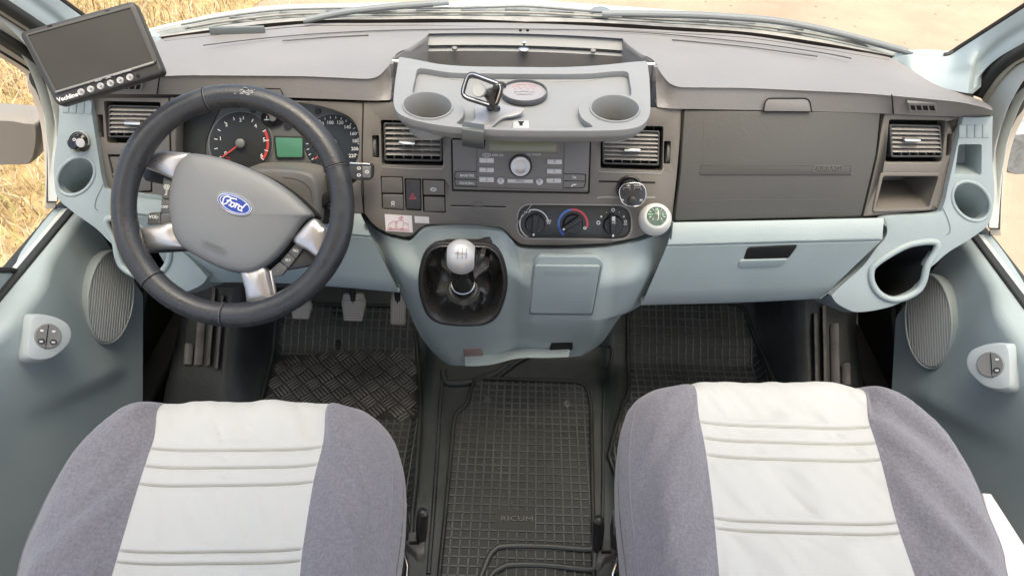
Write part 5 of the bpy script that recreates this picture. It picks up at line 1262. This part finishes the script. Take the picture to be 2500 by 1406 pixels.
# ================================================================ rubber mats
def world(poly): return [hitF(p[0], p[1]) for p in poly]
def matmesh(name, poly, label, pitch=.0187, lift=.006, rib=True, skip=None, groove=None):
    Wp = world(poly); P2 = [(p.x, p.y) for p in Wp]
    x0, x1 = min(p[0] for p in P2), max(p[0] for p in P2); y0, y1 = min(p[1] for p in P2), max(p[1] for p in P2)
    cx, cy = sum(p[0] for p in P2)/len(P2), sum(p[1] for p in P2)/len(P2)
    t = thing(name, label, 'rubber mat', (cx, cy, zf(cx, cy)), group='rubber floor mats')
    s = .008; vs = []; idx = {}; fs = []
    def vid(i, j):
        if (i, j) not in idx:
            x, y = x0+i*s, y0+j*s; idx[(i, j)] = len(vs); vs.append(V((x, y, zf(x, y)+lift)))
        return idx[(i, j)]
    for i in range(int((x1-x0)/s)+1):
        for j in range(int((y1-y0)/s)+1):
            if inside(x0+(i+.5)*s, y0+(j+.5)*s, P2): fs.append((vid(i, j), vid(i+1, j), vid(i+1, j+1), vid(i, j+1)))
    mk('sheet', vs, fs, M_rub, t, smooth='open')
    E = [V((x, y, zf(x, y)+lift+.003)) for x, y in P2]
    sweep('edge', E, .0048, M_rub, t, closed=True, q=8)
    if rib:
        vs, fs = [], []
        def line(pa, pb, n):
            prev = None
            for k in range(n+1):
                x, y = pa[0]+(pb[0]-pa[0])*k/n, pa[1]+(pb[1]-pa[1])*k/n
                ok = inside(x, y, P2) and not (skip and inside(x, y, skip))
                if ok:
                    d = V((pb[0]-pa[0], pb[1]-pa[1], 0)).normalized(); sd = V((-d.y, d.x, 0))*.0013; z = zf(x, y)+lift
                    k0 = len(vs); vs.extend([V((x, y, z))+sd*1.5, V((x, y, z+.0024))+sd, V((x, y, z+.0024))-sd, V((x, y, z))-sd*1.5])
                    if prev is not None:
                        for a in range(3): fs.append((prev+a, k0+a, k0+a+1, prev+a+1))
                    prev = k0
                else: prev = None
        nx = int((x1-x0)/pitch); ny = int((y1-y0)/pitch)
        for i in range(1, nx+1): line((x0+i*pitch, y0), (x0+i*pitch, y1), int((y1-y0)/.006))
        for j in range(1, ny+1): line((x0, y0+j*pitch), (x1, y0+j*pitch), int((x1-x0)/.006))
        mk('grid_ribs', vs, fs, mat('rubber_rib', (.066, .072, .069), .45, mott=.3, mscale=12), t, smooth='open')
    return t, P2
hp = [(668, 866), (840, 862), (1014, 868), (1024, 1000), (1023, 1018), (850, 1020), (640, 1034), (652, 985)]
hpw = [(p.x, p.y) for p in world(sm(hp, 1, True))]
tm, dp = matmesh('driver_mat', sm([(694, 757), (850, 752), (1000, 757), (1012, 800), (1020, 880), (1027, 990), (1021, 1100), (1008, 1250), (980, 1340), (760, 1400), (560, 1300), (610, 1080), (640, 985), (668, 870)], 3, True), 'black ribbed rubber mat with a tread plate heel pad under the pedals', skip=hpw)
vs, fs = [], []
c_ = .034
xs = [p[0] for p in hpw]; ys = [p[1] for p in hpw]
vs, fs, idx = [], [], {}
def vid_(i, j):
    if (i, j) not in idx:
        x, y = min(xs)+i*.005, min(ys)+j*.005; idx[(i, j)] = len(vs); vs.append(V((x, y, zf(x, y)+.0078)))
    return idx[(i, j)]
for i in range(int((max(xs)-min(xs))/.005)+1):
    for j in range(int((max(ys)-min(ys))/.005)+1):
        if inside(min(xs)+(i+.5)*.005, min(ys)+(j+.5)*.005, hpw): fs.append((vid_(i, j), vid_(i+1, j), vid_(i+1, j+1), vid_(i, j+1)))
mk('heel_pad', vs, fs, mat('heel_rubber', (.024, .024, .022), .42, bump=.3, bscale=200, mott=.3, mscale=10, rvar=.1), tm, smooth='open')
lst = []
ct, st_ = math.cos(math.radians(45)), math.sin(math.radians(45))
for i in range(-30, 31):
    for j in range(-30, 31):
        X, Y = i*c_, j*c_; cx, cy = -.40+X*ct-Y*st_, 1.05+X*st_+Y*ct
        hor = (i+j) % 2
        for k in range(4):
            o = (-.375+.25*k)*c_
            ex, ey = (o, 0) if hor else (0, o)
            x, y = cx+ex*ct-ey*st_, cy+ex*st_+ey*ct
            if not (inside(x, y, hpw) and inside(cx, cy, hpw)): continue
            a = math.radians(135 if hor else 45)
            d = V((math.cos(a), math.sin(a), (zf(x+math.cos(a)*.01, y+math.sin(a)*.01)-zf(x, y))/.01)).normalized()
            lst.append((V((x, y, zf(x, y)+.0088)), d*c_*.43, V((-d.y, d.x, 0))*.0022, V((0, 0, .0018))))
boxes('tread_bars', lst, mat('tread_bar', (.10, .098, .090), .34, mott=.4, mscale=12), tm, bevel=.0008, seg=1)
mk('mat_notch', [p+V((0, 0, .0085)) for p in world([(812, 752), (840, 752), (836, 852), (826, 860), (819, 852)])], [(0, 1, 2, 3, 4)], M_gap, tm)
matmesh('passenger_mat', sm([(1546, 750), (1680, 748), (1800, 750), (1836, 820), (1880, 920), (1940, 1100), (1760, 1160), (1500, 1160), (1516, 1010), (1534, 960), (1533, 850)], 3, True), 'black ribbed rubber mat in the passenger footwell under the glove box')
cmp_ = rnd([(1160, 928), (1412, 937), (1432, 950), (1442, 990), (1446, 1224), (1449, 1480), (1066, 1480), (1088, 1260), (1106, 1062), (1112, 1016), (1138, 996)], 10)
flat = [(1212, 1254), (1305, 1256), (1306, 1297), (1210, 1295)]
tc_, cpw = matmesh('centre_mat', cmp_, 'dark rubber mat with square grid lying between the two seats', skip=[(p.x, p.y) for p in world(flat)])
pc = PZ(zf(0, .7)+.0065)
txt('RICUM', 1262, 1266, pc, 12, 1, mat('mat_letter', (.13, .13, .125), .5), tc_, 'lettering', sx=1.5, off=.0012, depth=.0008)
for x, y in ((1190, 975), (1383, 986)): lathe('mat_stud', hitF(x, y, .006), (0, 0, 1), [(.010, 0), (.010, .002), (.006, .004), (.003, .002)], mat('rubber_rib', (.066, .072, .069), .45), tc_, q=24)
for q in ([(1168, 1420), (1180, 1392), (1192, 1362), (1206, 1343), (1232, 1332), (1340, 1333), (1430, 1340), (1446, 1334), (1450, 1300)], [(1190, 1420), (1204, 1398), (1226, 1384), (1252, 1377), (1340, 1379), (1440, 1389), (1451, 1376), (1452, 1340)]):
    sweep('ridge', [hitF(p[0], p[1], .010) for p in sm(q, 5)], .0058, mat('ridge_rubber', (.055, .058, .055), .42), tc_, q=10)
# crumbs and dust specks on mats and floor
vs, fs = [], []
rg = random.Random(11)
for k in range(260):
    px, py = (rg.uniform(1080, 1450), rg.uniform(930, 1400)) if k % 3 else (rg.uniform(660, 1060), rg.uniform(760, 1200))
    if k > 170: px, py = rg.gauss(1262, 40), rg.gauss(1170, 30)
    p = hitF(px, py, .0095); s = rg.uniform(.0003, .0011); a = rg.uniform(0, 3); k0 = len(vs); d = V((math.cos(a), math.sin(a), 0)); e = V((-d.y, d.x, 0))
    vs += [p-d*s, p+e*s*.6, p+d*s*rg.uniform(1, 2), p-e*s*.5, p+V((0, 0, s*.5))]; fs += [(k0, k0+1, k0+4), (k0+1, k0+2, k0+4), (k0+2, k0+3, k0+4), (k0+3, k0, k0+4)]
tag(mk('crumbs', vs, fs, mat('crumb_beige', (.32, .29, .24), .9)), 'tiny beige crumbs and dust specks on the rubber mats', 'crumbs', kind='stuff')
# scuffs on the floor hump, moulded box under the console
fm_ = thing('floor_moulding', 'black moulded floor trim piece below the centre console', 'floor trim', (-.05, 1.05, .04))
sweep('hump_edge', [hitF(p[0], p[1], .004) for p in sm([(1082, 905), (1085, 925), (1100, 936), (1150, 932), (1210, 912), (1240, 890)], 5)], .008, M_floor, fm_, q=10)
sweep('hump_edge', [hitF(p[0], p[1], .004) for p in sm([(1210, 925), (1235, 905), (1262, 885), (1290, 872)], 5)], .005, M_floor, fm_, q=10)
sweep('hump_edge', [hitF(p[0], p[1], .004) for p in sm([(1450, 843), (1490, 845), (1493, 880), (1478, 930), (1474, 1000), (1472, 1200), (1470, 1300)], 5)], .0035, M_floor, fm_, q=10)
sweep('hump_edge', [hitF(p[0], p[1], .002) for p in sm([(1082, 905), (1074, 1000), (1068, 1100), (1058, 1250), (1046, 1400)], 5)], .0045, M_floor, fm_, q=10)
vs = []; L = []
for k in range(30):
    x = rg.gauss(1060, 4); y = rg.uniform(1020, 1100); a = rg.uniform(-.35, .1); l = rg.uniform(4, 15)
    L.append([hitF(x+l*math.cos(a)*t+rg.uniform(-.6, .6), y+l*math.sin(a)*t, .0065) for t in (0, .5, 1)])
vs, fs = [], []
for l in L:
    k0 = len(vs)
    for p in l: vs += [p+V((.0005, 0, .0045)), p+V((-.0005, 0, .0045))]
    fs += [(k0, k0+1, k0+3, k0+2), (k0+2, k0+3, k0+5, k0+4)]
mk('scuff_marks', vs, fs, mat('scuff_grey', (.13, .13, .12), .7), fm_)
# ================================================================ seats
def seat(name, label, outerL, seamL, front, seamR, outerR, lines, grp, zt=.50, seed=0):
    PO, PI_ = PZ(zt-.035), PZ(zt)
    oL, sL_, sR_, oR = [resample(sm(c, 6), 150) for c in (outerL, seamL, seamR, outerR)]
    fr_ = resample(sm(front, 6), 60)
    outline = [hit(p[0], p[1], PO) for p in list(reversed(oL))+fr_+oR]
    O2 = [(p.x, p.y) for p in outline[::3]]
    dense = resample([(p.x, p.y) for p in outline], 1400); kd_ = kdtree.KDTree(1400)
    for i_, p in enumerate(dense): kd_.insert((p[0], p[1], 0), i_)
    kd_.balance()
    def dist(x, y): return kd_.find((x, y, 0))[2]
    c = V((sum(p[0] for p in O2)/len(O2), sum(p[1] for p in O2)/len(O2), .1))
    t = thing(name, label, 'seat', tuple(c), group=grp)
    R_ = .062
    def zz(x, y, s, px, py, cen):
        d = dist(x, y); q = max(0, 1-d/R_)
        z = zt - R_*.78*(1-math.sqrt(max(0, 1-q*q)))
        z += .026*math.exp(-((abs(s)-.74)/.22)**2)*sst(0, .05, d)
        if cen:
            g_ = 1e9
            for (xa, ya, xb, yb) in lines:
                g_ = min(g_, abs(py-(ya+(yb-ya)*(px-xa)/(xb-xa))))
            fe = sst(.5, .44, abs(s)); z -= .0048*math.exp(-(g_/2.6)**2)*sst(.5, .485, abs(s)); z += .0022*(1-math.exp(-(g_/9)**2))*fe
            w_ = noise.noise(V((x*16+y*7+seed, y*5-x*4, seed)))
            z += .0080*w_*sst(6, 34, g_)*fe
            z += .0034*noise.noise(V((x*42+y*26, y*12-x*8, seed+3)))*sst(5, 25, g_)*fe
            rd = (1-abs(noise.noise(V((x*22+y*13, y*5-x*3, seed+21)))))**6*max(0, noise.noise(V((x*7, y*6, seed+31)))+.15); z -= .011*rd*sst(4, 18, g_)*fe
        else:
            u = x*math.cos(.55)*(1 if s > 0 else -1)+y*math.sin(.55)
            fe = sst(.5, .6, abs(s))*sst(0, .06, d)
            z += (.016*noise.noise(V((u*26, (y-x)*5, seed+5.5))) + .004*noise.noise(V((u*60, (y+x)*9, seed+9))))*fe
        return z
    def patch(nm, A, B, sa, sb, m, nu, cen=False, topedge=None):
        n = len(A); G = []
        for j in range(n):
            row = []
            for i in range(nu):
                u = i/(nu-1)
                if topedge:
                    # blend of side curves and front edge
                    tpt = topedge[int(u*(len(topedge)-1))]
                    bx = A[j][0]*(1-u)+B[j][0]*u; by = A[j][1]*(1-u)+B[j][1]*u
                    dx0 = tpt[0]-(A[0][0]*(1-u)+B[0][0]*u); dy0 = tpt[1]-(A[0][1]*(1-u)+B[0][1]*u)
                    f = (1-j/(n-1))**4; px, py = bx+dx0*f, by+dy0*f
                else:
                    px, py = A[j][0]*(1-u)+B[j][0]*u, A[j][1]*(1-u)+B[j][1]*u
                pa = hit(px, py, PO); pb_ = hit(px, py, PI_); d = dist(pa.x, pa.y); p = pa.lerp(pb_, sst(0, R_*1.2, d)); 
                row.append(V((p.x, p.y, zz(p.x, p.y, sa+(sb-sa)*u, px, py, cen))))
            G.append(row)
        return grid(nm, G, m, t, smooth='open')
    n = 430
    cA, cB = resample(sm(seamL, 6), n), resample(sm(seamR, 6), n)
    cp = patch('centre_panel', cA, cB, -.5, .5, M_ivory, 64, True, fr_)
    patch('side_bolster', oL, sL_, -1, -.5, M_velour, 34); patch('side_bolster', sR_, oR, .5, 1, M_velour, 34)
    # skirt below the rounded edge
    Os = [hit(p[0], p[1], PO) for p in list(reversed(oL))+fr_+oR]; cc = V((c.x, c.y, 0)); G = []
    for k, (s, z) in enumerate(((1.0, zt-R_*.78+.0), (1.006, zt-.065), (1.0, zt-.09), (.97, zt-.13), (.93, zt-.20))):
        G.append([V((cc.x+(p.x-cc.x)*s, cc.y+(p.y-cc.y)*s, z)) for p in Os])
    grid('skirt', G, M_velour, t, smooth='open')
    sc_ = [V((cc.x+(p.x-cc.x)*.86, cc.y+(p.y-cc.y)*.86, zt-.19)) for p in Os]
    grid('base', [sc_, [V((p.x, p.y, .03)) for p in sc_]], M_blk, t, smooth='open')
    M_st = mat('stitch_grey', (.24, .225, .25), .9)
    for A, B, k in ((oL, sL_, .10), (oR, sR_, .10)):
        P = []
        for j in range(8, 150, 2):
            px, py = A[j][0]*(1-k)+B[j][0]*k, A[j][1]*(1-k)+B[j][1]*k
            pa = hit(px, py, PO); pb_ = hit(px, py, PI_); d = dist(pa.x, pa.y); p = pa.lerp(pb_, sst(0, R_*1.2, d)); P.append(V((p.x, p.y, zz(p.x, p.y, (-1 if A is oL else 1)*(1-.5*k), px, py, False)+.0002)))
        sweep('stitching', P, .0009, M_st, t, q=5)
    return t
seat('driver_seat_cushion', 'front seat cushion behind the steering wheel, ivory centre with creases and lavender-grey velour sides',
     [(419, 986), (374, 992), (324, 1004), (274, 1030), (216, 1073), (162, 1134), (119, 1210), (79, 1289), (54, 1343), (36, 1406), (10, 1550), (-10, 1750)],
     [(419, 986), (400, 1026), (378, 1087), (346, 1184), (299, 1343), (281, 1406), (238, 1560), (190, 1750)],
     [(419, 986), (500, 981), (600, 980), (700, 981), (815, 986)],
     [(815, 986), (805, 1012), (788, 1102), (767, 1188), (742, 1346), (736, 1406), (718, 1560), (700, 1750)],
     [(815, 986), (864, 995), (908, 1012), (944, 1044), (966, 1080), (980, 1134), (984, 1188), (980, 1278), (969, 1368), (964, 1406), (955, 1550), (940, 1750)],
     [(372, 1100, 788, 1097), (357, 1143, 778, 1139), (341, 1187, 769, 1181), (300, 1349, 743, 1344), (289, 1377, 738, 1373)], 'front seats', seed=1)
seat('passenger_seat_cushion', 'front seat cushion facing the glove box, smooth ivory centre and blue-grey velour sides',
     [(1680, 940), (1628, 945), (1574, 961), (1538, 990), (1520, 1044), (1511, 1134), (1516, 1260), (1533, 1406), (1540, 1550), (1548, 1750)],
     [(1680, 940), (1695, 990), (1707, 1040), (1722, 1120), (1738, 1250), (1752, 1406), (1765, 1560), (1780, 1750)],
     [(1680, 940), (1760, 936), (1900, 937), (2000, 940), (2074, 949)],
     [(2074, 949), (2097, 986), (2118, 1044), (2144, 1127), (2183, 1282), (2225, 1406), (2275, 1560), (2330, 1750)],
     [(2074, 949), (2122, 954), (2212, 986), (2284, 1040), (2338, 1102), (2392, 1199), (2428, 1289), (2457, 1361), (2464, 1406), (2500, 1550), (2530, 1750)],
     [(1708, 1035, 2117, 1048), (1715, 1074, 2133, 1087), (1721, 1115, 2144, 1128), (1740, 1270, 2185, 1282), (1746, 1294, 2194, 1307)], 'front seats', seed=7)
# ---- levers and belt anchors between the seats
def lever(px, py0, py1, side_, label, bx):
    t = thing('seat_lever', label, 'seat lever', tuple(hit(px, py1, PZ(.34))), group='levers between the seats')
    a, b = hit(px+2, py0+6, PZ(.40)), hit(px-2, py1, PZ(.31))
    sweep('handle', [a+(a-b)*.03, a+(a-b)*.01, a, a.lerp(b, .2), a.lerp(b, .7), b], [.002, .006, .0078, .009, .009, .008], mat('lever_black', (.012, .012, .012), .3), t, q=14)
    P = PZ(.32)
    prism('bracket', [hit(x, y, P) for x, y in rnd(bx, 4)], (0, 0, -.03), mat('bracket_grey', (.11, .11, .10), .45, mott=.3, mscale=40), t, bevel=.003)
    a = sum((V((x, y, 0)) for x, y in bx), V((0, 0, 0)))/len(bx)
    prism('bracket_slot', [hit(a.x+dx, a.y+dy, PZ(.3215)) for dx, dy in ((-12, -4), (12, -4), (12, 3), (-12, 3))], (0, 0, -.004), M_gap, t, bevel=0)
    s = side_
    sweep('rod', [hit(px-s*42, py0-15, PZ(.38)), hit(px-s*46, py0+20, PZ(.36)), hit(px-s*44, py1+50, PZ(.25))], .0045, M_mid, t, q=10)
    sweep('hinge_pipe', [hit(px-s*48, py1+20, PZ(.30)), hit(px-s*36, py1+60, PZ(.26)), hit(px-s*40, 1440, PZ(.25))], .004, M_chrome, t, q=8)
    prism('anchor', [hit(x, y, PZ(.36)) for x, y in rnd([(px-s*52, py0), (px-s*36, py0-8), (px-s*38, py0+42), (px-s*50, py0+50)], 3)], (0, 0, -.04), M_blk, t, bevel=.004)
lever(1030, 1244, 1318, 1, 'black lever and grey bracket on the inner side of the driver seat', [(985, 1300), (1018, 1296), (1037, 1318), (1036, 1348), (1018, 1352), (1002, 1336), (984, 1320)])
lever(1460, 1262, 1338, -1, 'black lever and grey bracket on the inner side of the passenger seat', [(1468, 1316), (1504, 1318), (1506, 1345), (1480, 1358), (1470, 1374), (1456, 1370)])
# ---- white box beside the passenger seat
wbx = thing('white_box', 'white box corner standing between the passenger seat and the door', 'box', tuple(hit(2440, 1300, PZ(.30))))
a = [hit(x, y, PZ(.36)) for x, y in [(2398, 1202), (2420, 1204), (2560, 1420), (2600, 1560), (2500, 1560)]]
prism('lid', a, (0, 0, -.012), mat('white_card', (.74, .70, .69), .6), wbx, bevel=.002)
prism('side', [p+V((-.004, 0, -.012)) for p in a], (0, 0, -.28), mat('white_card_shaded', (.66, .62, .61), .6), wbx, bevel=.002)  # darker copy of the lid card, shade painted on the box sides
# ================================================================ monitor
pm = CAM+ray(222, 130)*1.03; nm_ = (-fwd*.93+V((.10, -.1, .0))).normalized(); PM = (pm, nm_)
MO = thing('monitor', 'black flat reversing monitor with five round buttons in front of the left pillar', 'monitor', tuple(pm))
mo_o = rnd([(44, 79), (326, 1), (400, 178), (138, 260)], [16, 16, 14, 16], 6)
prism('case', on(mo_o, PM), nm_*-.020, mat('monitor_case', (.030, .030, .030), .42, bump=.15, bscale=600, dist=.0003), MO, bevel=.004, seg=3)
prism('screen_frame', on(rnd([(60, 84), (322, 12), (383, 152), (133, 229)], 5), PM, .0025), nm_*-.004, mat('monitor_frame', (.055, .055, .052), .35), MO, bevel=.001, holes=[on([(68, 87), (317, 20), (374, 152), (136, 222)], PM, .0025)])
prism('screen', on([(66, 85), (319, 18), (377, 153), (134, 225)], PM, .0012), nm_*-.002, mat('screen_dark', (.042, .04, .035), .45, spec=.25, mott=.12, mscale=9), MO, bevel=0)
prism('screen_lip', on([(134, 223), (374, 150), (376, 155), (135, 228)], PM, .0034), nm_*-.002, mat('lip_grey', (.20, .20, .19), .35), MO, bevel=.0004)
for x, y in ((199, 226), (222.5, 219), (246.6, 211.5), (270.7, 204.5), (294.5, 197.5), (318, 190)):
    b_ = rings('button', [hit(p[0], p[1], PM, 0) for p in ell(x, y, 8.6, 8.6, 0, 28)], nm_, [(1, 0), (1, .002), (.85, .0032), (.5, .003), (.45, .0024)], mat('button_grey', (.42, .42, .42), .35), MO)
    strokes('button_mark', [ell(x, y, 2.6, 2.6, 0, 10)+[(x+2.6, y)]], PM, 1, M_dark, b_, off=.0034)
lathe('sensor', hit(337, 186, PM), nm_, [(.0028, 0), (.0028, .001), (.001, .0015)], M_gap, MO, q=14)
txt('Vechline', 165, 238, PM, 11, -17, M_white, MO, 'lettering', off=.001, bold=.03)
for s, x, y in (('+', 216, 203), ('MENU', 240, 197), ('CAM', 264, 190), ('SOURCE', 287, 181), ('POWER', 311, 174)): txt(s, x, y, PM, 4.5, -17, mat('label_grey', (.5, .5, .5), .5), MO, 'print', off=.0042)
for x, y in ((121, 63), (262, 26)): prism('case_slot', on([(x-6, y+1), (x+6, y-2), (x+5, y+2), (x-5, y+5)], PM, .0004), nm_*-.001, M_gap, MO, bevel=0)
bk = CAM+ray(250, 150)*1.08
sweep('mount', [bk, bk+V((.0, .06, -.03)), V((bk.x+.0, bk.y+.12, .80))], .012, M_blk, MO, q=14)
# ================================================================ unseen roof lining above the eye, added to shade the cab behind the windscreen
rf = boxes('unseen_ceiling', [((0, -.49, 1.72), (.95, 0, 0), (0, 1.11, -.03), (0, .0, .02))], mat('roof_lining', (.62, .62, .60), .9))
tag(rf, kind='structure')
